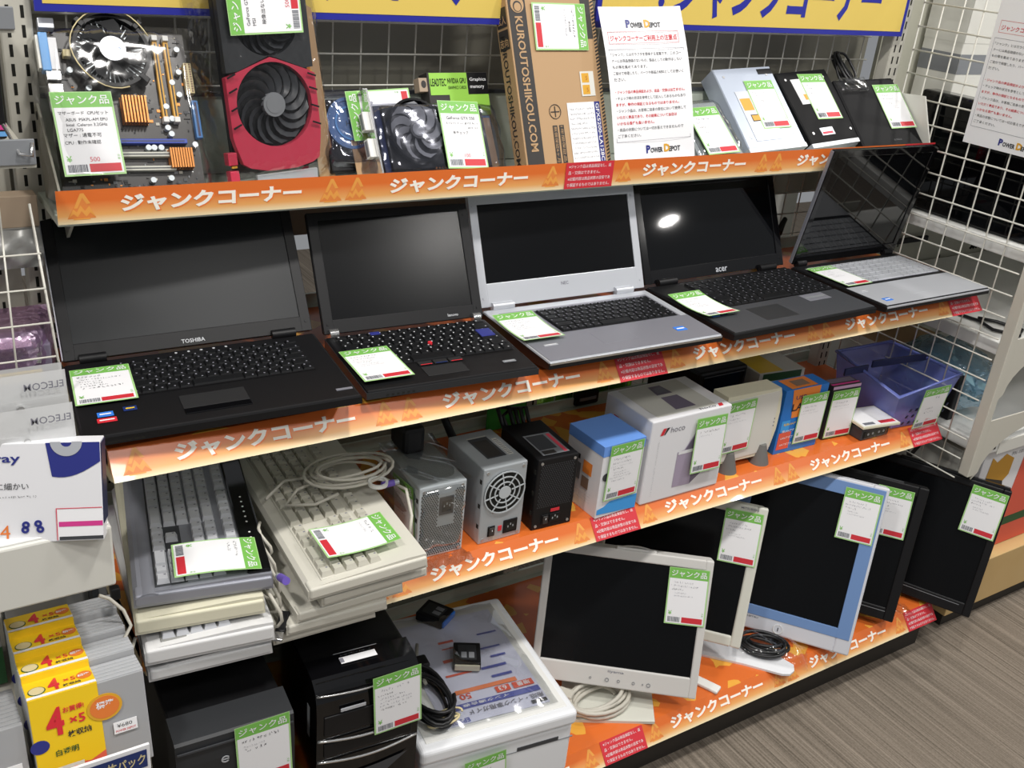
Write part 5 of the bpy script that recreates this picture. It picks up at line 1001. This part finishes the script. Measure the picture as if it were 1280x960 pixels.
t = thing('foil_pack', 'crumpled silver foil pack under the brown strip', 'pack', (-.1, .09, -.085)); mb = MB(); mb.grid(lambda u, v: (-.2 + .29 * u, .012 * math.sin(u * 40) * math.sin(v * 9) * .6 - .012 * math.sin(v * PI), .055 * v), 30, 10, 'foil'); mb.box(-.2, .09, .006, .05, 0, .055, 'foil'); mb.build('pack', t)
t = thing('bubble_pack', 'pink bubble-wrapped grey box left of the largest laptop', 'package', (-.1, .0, -.235)); mb = MB(); mb.box(-.2, .075, 0, .06, .0, .07, 'lilac_dark', .002); mb.rect(-.09, .05, .075, .09, -.0, 'paper', FRONT(0, -.012, 0)); mb.build('box', t); bag('bubble_wrap', t, -.21, .088, .0, .105, -.02, .06, 'film_pink', 21, .004, 20)
t = thing('label_strip', 'yellow label strip above the frosted holders', 'label', (-.1, -.2, -.125)); mb = MB(); mb.box(-.2, .035, 0, .003, 0, .014, 'yellow', .0006); mb.build('strip', t)
for k, (dz, y, lab) in enumerate(((0, -.235, 'frosted plastic holder with mirrored maker lettering, upper one at the left edge'), (-.03, -.262, 'frosted plastic holder with mirrored maker lettering, lower one at the left edge'))):
    t = thing('plastic_holder', lab, 'holder', (-.046, y, -.148 + dz)); mb = MB(); mb.grid(lambda u, v: (-.2 + .2 * u, -.006 * math.sin(v * PI), -.055 + .105 * v), 10, 10, 'frost'); mb.grid(lambda u, v: (-.2 + .2 * u, .02, -.055 + .105 * v), 2, 2, 'frost'); mb.build('sleeve', t)
    mb = MB(); mb.text('ELECOM', FR((-.004, -.008, .032), (-1, 0, 0), (0, .0, 1)) @ Matrix.Scale(1, 4, (0, 0, 1)), .009, 'inkgrey', .042, .01, -.0); mb.build('lettering', t, 'mirrored grey lettering'); mb = MB(FRONT(-.052, -.007, .012)); mb.cyl((0, 0), .004, 0, .004, 'chrome', 12); mb.build('rivet', t)
t = thing('disc_case_pack', 'white and navy disc case pack with orange 24, leaning at the left edge', 'case pack', (-.037, -.33, -.278), (-.25, 0, -.35))
mb = MB(); mb.box(-.24, 0, 0, .03, 0, .118, 'carton_white', .001); mb.box(.0, .001, .001, .029, .02, .116, 'navy_dark'); mb.build('carton', t)
M = FRONT(0, -.0006, 0); mb = MB(M); mb.flat([(-.058, .118), (-.0005, .118), (-.0005, .095)] + [(-.0005 - .052 * k / 8, .095 - .018 * math.sin(k / 8 * PI * .62)) for k in range(9)][1:] + [(-.053, .080)], 0, 'navy'); mb.ring((-.036, .119), .006, .017, .0003, .0006, 'silver', 20, None, PI, 2 * PI); mb.rect(-.050, -.0005, .002, .040, 0, 'paper'); mb.rect(-.048, -.0005, .018, .024, .0003, 'magenta'); mb.rect(-.048, -.0005, .002, .006, .0003, 'dark_grey')
for a in ((-.05, -.0005, .0395, .0405), (-.0505, -.0495, .002, .0405)): mb.rect(*a, .0005, 'price_red')
for a, b in ((-.083, .022), (-.07, .023), (-.084, .016), (-.068, .016)): mb.ring((a, b), .0015, .0042, 0, .0006, 'navy', 14)
mb.build('cover_art', t); mb = MB(M); mb.text('Blu-ray', Matrix.Translation((-.085, .093, .0003)), .013, 'navy', .062, .015, 0, 'r'); mb.text('24', Matrix.Translation((-.1, .006, .0003)), .016, 'orange_text', None, 0, 0, 'r'); R = random.Random(5)
mb.text('に細かい', Matrix.Translation((-.078, .064, .0003)), .008, 'ink', None, 0, 0, 'r'); scribble(mb, Matrix.Identity(4), -.12, .054, .05, .003, 'ink', R, .0003); mb.build('lettering', t)
t = thing('plastic_bin', 'plain milky white bin under the disc case pack', 'bin', (-.024, -.31, -.360)); mb = MB(); mb.box(-.20, .0, 0, .16, 0, .085, 'offwhite', .003); mb.box(-.198, -.002, .004, .156, .082, .088, 'white', .001); mb.build('body', t)
# yellow-banded jewel case packs
def pack(label, x, y, z, group=None):
    t = thing('jewel_case_pack', label, 'case pack', (x, y, z), (-.2, 0, .0), group)
    W, D, H = .132, .042, .125
    mb = MB(); mb.box(0, W, 0, D, 0, H, 'case_grey', .001)
    for k in range(5):
        yy = .001 + k * D / 5; mb.box(-.0008, W + .0008, yy, yy + D / 5 - .0018, -.0004, H + .0022, 'case_edge', .0008)
    mb.build('case_stack', t)
    mb = MB(); mb.box(.0, .078, -.0014, D + .001, .004, H + .0032, 'yellow', .0005); M = FRONT(0, -.0018, 0); mb.flat([(.0, .004), (.078, .004), (.078, .034), (.06, .026), (.04, .030), (.02, .022), (.0, .024)], 0, 'flier_red', M); mb.rect(.014, .052, .006, .030, .0003, 'offwhite', M)
    for a in (.024, .042): mb.ring((a, .017), .002, .0085, .0005, .0008, 'sticker_red', 16, M)
    mb.cyl((.006, .064), .009, 0, .0004, 'navy', 18, M, None, 1.2); mb.cyl((.083, .092), .018, 0, .0006, 'slot_yellow', 24, M, None, 1.15); mb.cyl((.083, .092), .015, .0006, .0009, 'orange_text', 24, M, None, 1.15); mb.build('paper_band', t, 'yellow paper band')
    mb = MB(M); mb.text('4', Matrix.Translation((.016, .073, .0006)), .038, 'sticker_red', .020, .03); mb.text('×5', Matrix.Translation((.042, .082, .0006)), .012, 'sticker_red', .018, .02); mb.text('枚収納', Matrix.Translation((.038, .066, .0006)), .009, 'ink', .027, .02); mb.text('お買得!', Matrix.Translation((.036, .100, .0006)), .008, 'sticker_red', .024, .02); mb.text('標準', Matrix.Translation((.073, .091, .0012)), .010, 'paper', .021, .02); mb.text('白透明', Matrix.Translation((.022, .045, .0006)), .009, 'dkgreen', .026, .015); mb.build('lettering', t)
    T_ = TOP(0, 0, H + .0036); mb = MB(T_); mb.rect(.0, .078, .0, .006, 0, 'paper'); mb.text('4', Matrix.Translation((.026, .008, .0003)), .028, 'sticker_red', .013, .03); mb.text('×5', Matrix.Translation((.044, .019, .0003)), .009, 'sticker_red', .014, .01); mb.text('枚収納', Matrix.Translation((.042, .009, .0003)), .006, 'ink', .02, .02); mb.cyl((.013, .016), .010, 0, .0003, 'dkgreen', 16); mb.cyl((.013, .016), .0088, .0003, .0006, 'conn_cream', 16); mb.cyl((.068, .024), .009, 0, .0003, 'orange_text', 16); mb.text('標準', Matrix.Translation((.0605, .021, .0006)), .006, 'paper', .014, .02); mb.build('top_print', t)
    mb = MB(M); mb.box(.090, .118, .050, .066, 0, .0006, 'paper'); mb.text('¥680', Matrix.Translation((.094, .058, .0008)), .005, 'ink', .018, 0); mb.text('POWER DEPOT', Matrix.Translation((.092, .052, .0008)), .003, 'red', .024, .01); mb.build('price_label', t, 'white price label')
    return t
labs = ['front pack of clear disc cases with a full yellow band and price label', 'second pack from the front in the row of yellow-banded disc cases', 'third pack from the front in the row of yellow-banded disc cases', 'rearmost pack in the row of yellow-banded disc cases']
for k in range(4): pack(labs[k], -.142, -.372 + k * .0445, -.592 + k * .001, 'yellow-banded disc case packs')
def plain_pack(label, x, y, z, grp, tall=.125, green=False):
    t = thing('jewel_case_pack', label, 'case pack', (x, y, z), (-.2, 0, 0), grp); mb = MB()
    for k in range(10): yy = k * .0095; mb.box(0, .132, yy, yy + .0078, 0, tall, 'case_grey', .0008)
    mb.build('case_stack', t)
    M = FRONT(0, -.0006, 0); mb = MB(M)
    if green: mb.flat([(0, .0), (.132, .0), (.132, .055), (.06, .045), (0, .02)], 0, 'dkgreen'); mb.cyl((.105, .06), .014, .0003, .0006, 'box_black', 20, None, None, 1.2); mb.ring((.105, .06), .012, .0135, .0006, .0009, 'gold', 20); mb.rect(.0, .03, .03, .045, .0003, 'black'); mb.build('label_print', t, 'dark green label')
    else: mb.box(.07, .125, .05, .075, 0, .0006, 'paper'); mb.text('¥680', Matrix.Translation((.078, .063, .0008)), .006, 'ink', .02); mb.text('POWER DEPOT', Matrix.Translation((.074, .054, .0008)), .004, 'red', .046, .01); mb.build('price_label', t, 'white price label')
    return t
plain_pack('clear disc case pack with a price label, cut by the left photo edge', -.282, -.372, -.62, 'plain disc case packs')
plain_pack('clear disc case pack with a dark green label behind the yellow-banded row', -.136, -.14, -.60, 'green-labelled disc case packs', .125, True)
plain_pack('clear disc case pack with green label, behind and cut by the left photo edge', -.278, -.14, -.60, 'green-labelled disc case packs', .125, True)
mb = MB(); mb.box(-.8, -.018, -.395, .17, -.625, -.608, 'post', .002); solo(mb, 'display_shelf', 'lower shelf of the left neighbouring bay holding disc case packs', 'shelf')
t = thing('shelf_sign', 'blue strip sign with yellow lettering on the shelf edge at bottom left', 'sign', (-.02, -.402, -.612)); mb = MB(); mb.box(-.3, 0, -.002, .002, .035, .075, 'paper', .0006); mb.rect(-.3, -.004, .041, .069, .0026, 'sticker_dark', FRONT(0, 0, 0)); mb.build('strip', t)
mb = MB(FRONT(0, -.003, 0)); mb.text('薄型CDケース 5枚パック', Matrix.Translation((-.006, .047, 0)), .017, 'conn_cream', .13, .02, 0, 'r'); mb.build('lettering', t)
mb = MB(); mb.box(-.26, -.018, -.40, -.398, -.606, -.56, 'film'); t = solo(mb, 'shelf_guard', 'clear shelf guard in front of the yellow-banded packs', 'guard')
mb = MB(); mb.box(-.029, -.019, -.15, -.11, FZ, -.30, 'dark_grey', .002)
for k in range(30): mb.rect(-.027, -.021, -1.0 + k * .025, -1.0 + k * .025 + .012, .0006, 'hole', FRONT(0, -.15, 0))
solo(mb, 'slotted_strip', 'dark slotted strip between the disc cases and the keyboard piles', 'strip')
# ------------------------------------------------------------------ neighbouring bay on the right
mb = MB(); mb.box(1.86, 3.6, .24, .25, FZ, .62, 'peg')
for k in range(22):
    for x in (1.92, 2.02, 2.12, 2.22, 2.32): mb.rect(x, x + .005, -.9 + k * .06, -.9 + k * .06 + .02, .0006, 'hole', FRONT(0, .24, 0))
solo(mb, 'pegboard', 'pale slotted back panel of the neighbouring bay on the right', 'panel')
t = thing('bay_post', 'white square post at the front right with two shelf brackets', 'post', (1.828, -.30, FZ)); mb = MB(); mb.box(0, .024, 0, .026, .475, 1.55, 'post', .002); mb.build('upright', t)
for k, z in enumerate((-.315, -.515)):
    mb = MB(FR((0, .002, z - FZ), (1, 0, 0), (0, 0, 1))); pr = [(.02, .0)] + [(.26, .0), (.26, -.03)] + [(.26 - .22 * math.sin(a * PI / 16), -.035 - .10 * (1 - math.cos(a * PI / 16))) for a in range(9)][1:] + [(.02, -.15)]
    mb.prism(pr, -.003, 0, 'post'); mb.build('bracket', t)
for (z, lab) in ((-.13, 'upper white shelf of the right neighbouring bay, under the black television'), (-.345, 'middle white shelf of the right neighbouring bay, above the blue bubble wrap'), (-.585, 'lower white shelf of the right neighbouring bay, above the printer carton')):
    t = thing('display_shelf', lab, 'shelf', (1.875, -.29, z)); mb = MB(); mb.box(0, 1.6, 0, .52, -.03, 0, 'white', .002); mb.build('shelf_board', t)
    mb = MB(); mb.box(.06, 1.6, -.003, .001, -.036, -.002, 'offwhite', .001); mb.box(.02, .05, -.001, .003, -.02, -.012, 'hole'); mb.build('front_lip', t)
t = thing('television', 'large black flat television box beyond the right wire grid', 'television', (1.9, -.26, -.129)); mb = MB(); mb.box(0, .05, 0, .386, 0, .268, 'black_gloss', .006); mb.box(.05, .09, .03, .35, .03, .24, 'black', .01); mb.build('panel', t); mb = MB(); mb.box(-.001, .002, .01, .376, .012, .256, 'lcd_gloss'); mb.build('screen', t)
t = thing('carton', 'grey white carton with a dark band above the black television', 'box', (2.0, .12, -.129)); mb = MB(); mb.box(0, .5, 0, .11, 0, .56, 'offwhite', .002); mb.rect(-.11, 0, .30, .345, .0006, 'grey', LEFT(0, 0, 0)); mb.rect(0, .5, .30, .345, .0006, 'grey', FRONT(0, 0, 0)); mb.rect(0.0, .5, .37, .56, .0006, 'offwhite', FRONT(0, 0, 0)); mb.rect(-.11, 0, .37, .56, .0006, 'offwhite', LEFT(0, 0, 0)); mb.build('carton', t)
t = thing('black_cable', 'black looped cable on the middle shelf of the right bay', 'cable', (1.93, -.2, -.345)); mb = MB(); mb.tube([(.0, .12, .004), (.01, .05, .006), (-.01, .0, .006), (.02, -.05, .006), (.06, -.03, .006), (.05, .03, .006), (.02, .06, .008)], .004, 'cable_black', 8); mb.box(-.02, .02, .12, .18, 0, .02, 'black', .004); mb.build('cord', t)
t = thing('hanging_tool', 'black tool hanging on the right bay back panel', 'tool', (2.06, .225, -.25)); mb = MB(); mb.box(-.10, .03, -.008, .004, .0, .012, 'black', .003, rotz(0)); mb.box(.03, .16, -.006, .004, -.035, -.02, 'black', .003); mb.build('tool', t)
t = thing('hook_pack', 'black pronged hook pack hanging near the right photo edge', 'pack', (2.23, .1, -.27)); mb = MB()
for k in range(4): mb.tube([(k * .012, 0, 0), (k * .012 + .004, -.01, .03), (k * .012 + .012, -.012, .055)], .003, 'black', 6)
mb.build('prongs', t)
t = thing('bubble_bundle', 'pale blue bubble-wrapped bundle beyond the basket on the lower right shelf', 'package', (1.98, -.08, -.584)); mb = MB(); mb.blob((0, 0, .075), .085, .12, .078, 'aqua', 18, None, .15, 3); mb.build('bundle', t); mb = MB(); mb.blob((0, 0, .078), .092, .128, .082, 'film_aqua', 22, None, .22, 4); mb.build('bubble_wrap', t)
mb = MB(); mb.box(1.90, 1.925, -.17, -.07, -.584, -.47, 'black', .003); solo(mb, 'black_case', 'black slab standing between the blue basket and the bubble-wrapped bundle', 'case')
mb = MB(); mb.box(1.88, 2.1, .03, .2, -.584, -.47, 'offwhite', .002); mb.rect(1.88, 2.1, .03, .2, -.4695, 'kraft', TOP(0, 0, 0)); solo(mb, 'carton', 'tan and white carton at the back of the lower right shelf', 'box')
t = thing('monitor_carton', 'grey carton printed with a large letter T behind the wire grid', 'box', (1.92, -.22, -.945)); mb = MB(); mb.box(0, .3, 0, .35, 0, .30, 'carton', .002); mb.build('carton', t); mb = MB(LEFT(-.0006, 0, 0)); mb.text('TV', Matrix.Translation((-.20, .205, 0)), .055, 'box_black', None, .02); mb.text('MADE', Matrix.Translation((-.30, .17, 0)), .012, 'inkgrey'); mb.build('lettering', t)
t = thing('printer_carton', 'white and red printer carton with a gold building picture, on the wooden base', 'box', (1.945, -.265, -.945)); mb = MB(); mb.box(0, .4, 0, .03, 0, .33, 'paper', .002); M = FRONT(0, -.0006, 0); mb.flat([(.155, 0), (.4, 0), (.4, .33), (.18, .33)], 0, 'flier_red', M); mb.rect(.15, .4, .06, .085, .0003, 'dkgreen', M); mb.build('carton', t)
mb = MB(M); mb.flat([(.0, .10), (.135, .06), (.135, .15), (.11, .21), (.03, .235), (.0, .19)], 0, 'box_black'); mb.flat([(.03, .235), (.11, .21), (.128, .225), (.13, .27), (.09, .29), (.06, .272), (.035, .29)], .0003, 'gold'); mb.rect(.11, .22, .30, .32, .0004, 'navy_dark'); mb.text('EPSON', Matrix.Translation((.12, .304, .0007)), .011, 'paper', .08, .01); mb.text('PX-105', Matrix.Translation((.115, .28, .0007)), .01, 'grey', .05, 0); mb.build('picture', t)
mb = MB(); mb.box(1.93, 3.4, -.30, .2, -1.085, -.947, 'wood', .002); solo(mb, 'wooden_base', 'pale wooden base of the right neighbouring bay', 'base')
mb = MB(); mb.box(1.95, 3.4, -.285, .2, FZ, -1.087, 'kick'); solo(mb, 'base_plinth', 'dark plinth under the pale wooden base', 'plinth')
notice('paper_notice', 'white paper notice hanging on the right wire grid', FR((1.812, -.067, .063), (0, -1, 0), (0, 0, 1)), .205, .300, .0, lambda v: v)
# things seen through the grid at the back
t = thing('green_bag', 'bright green shiny bag hanging behind the grid above the white boxes', 'bag', (.985, .225, -.61)); mb = MB(); mb.box(.02, .25, .0, .03, .0, .19, 'green_bag', .012); mb.build('pouch', t); bag('film', t, 0, .27, -.01, .21, -.015, .05, 'film_green', 31, .006)
mb = MB(); mb.box(1.05, 1.115, .186, .2, -.555, -.523, 'black', .005); mb.box(1.06, 1.105, .184, .187, -.542, -.535, 'grey'); solo(mb, 'hang_clip', 'black plastic hang clip in front of the green bag', 'clip')
mb = MB(); mb.box(.808, .902, .165, .17, -.5555, -.478, 'label_green', .001); mb.rect(.808, .902, -.504, -.478, .0004, 'pink', FRONT(0, .165, 0)); solo(mb, 'green_label', 'green and beige label seen above the power supplies', 'label')  # the card's own green, with a pink band across its top
mb = MB(); mb.box(1.45, 1.9, .42, .6, -.46, -.155, 'white', .003); solo(mb, 'white_carton', 'white carton seen through the grid between the two rightmost laptops', 'box')
t = thing('dark_cable', 'dark cable bundle behind the two rightmost laptops', 'cable', (1.50, .15, -.236)); mb = MB(); mb.tube([(-.02, .0, .004), (.0, .01, .05), (.03, .02, .07), (.05, .0, .05), (.08, .02, .075), (.06, .03, .02)], .006, 'cable_black', 8); mb.blob((.03, .01, .03), .035, .02, .035, 'dark', 12, None, .3, 2); mb.build('cord', t)

# repeats of one kind share a group
GROUPS = {'laptop': 'open laptops on the second shelf', 'monitor': 'monitors on the lowest shelf', 'power_supply': 'power supplies on the third shelf', 'disc_drive': 'disc drives on the top shelf', 'graphics_card': 'graphics cards on the top shelf',
          'header_sign': 'yellow header signs', 'computer_tower': 'black computer towers', 'slotted_post': 'slotted posts of the junk shelves', 'wire_grid': 'white wire grids', 'ink_cartridge': 'ink cartridges in the clear bag', 'plastic_holder': 'frosted plastic holders', 'paper_notice': 'white paper notices', 'price_rail': 'grey price rails on the left'}
for o in S.objects:
    if o.parent is None and 'label' in o and 'group' not in o:
        k = o.name.split('.')[0]
        if k in GROUPS: o['group'] = GROUPS[k]
        elif k == 'keyboard': o['group'] = 'keyboards in the left pile' if o.location.x < .1 else 'keyboards in the right pile'
        elif k == 'display_shelf' and 'junk' in o['label']: o['group'] = 'orange-bannered junk shelves'
        elif k == 'display_shelf' and 'right neighbouring' in o['label']: o['group'] = 'white shelves of the right bay'
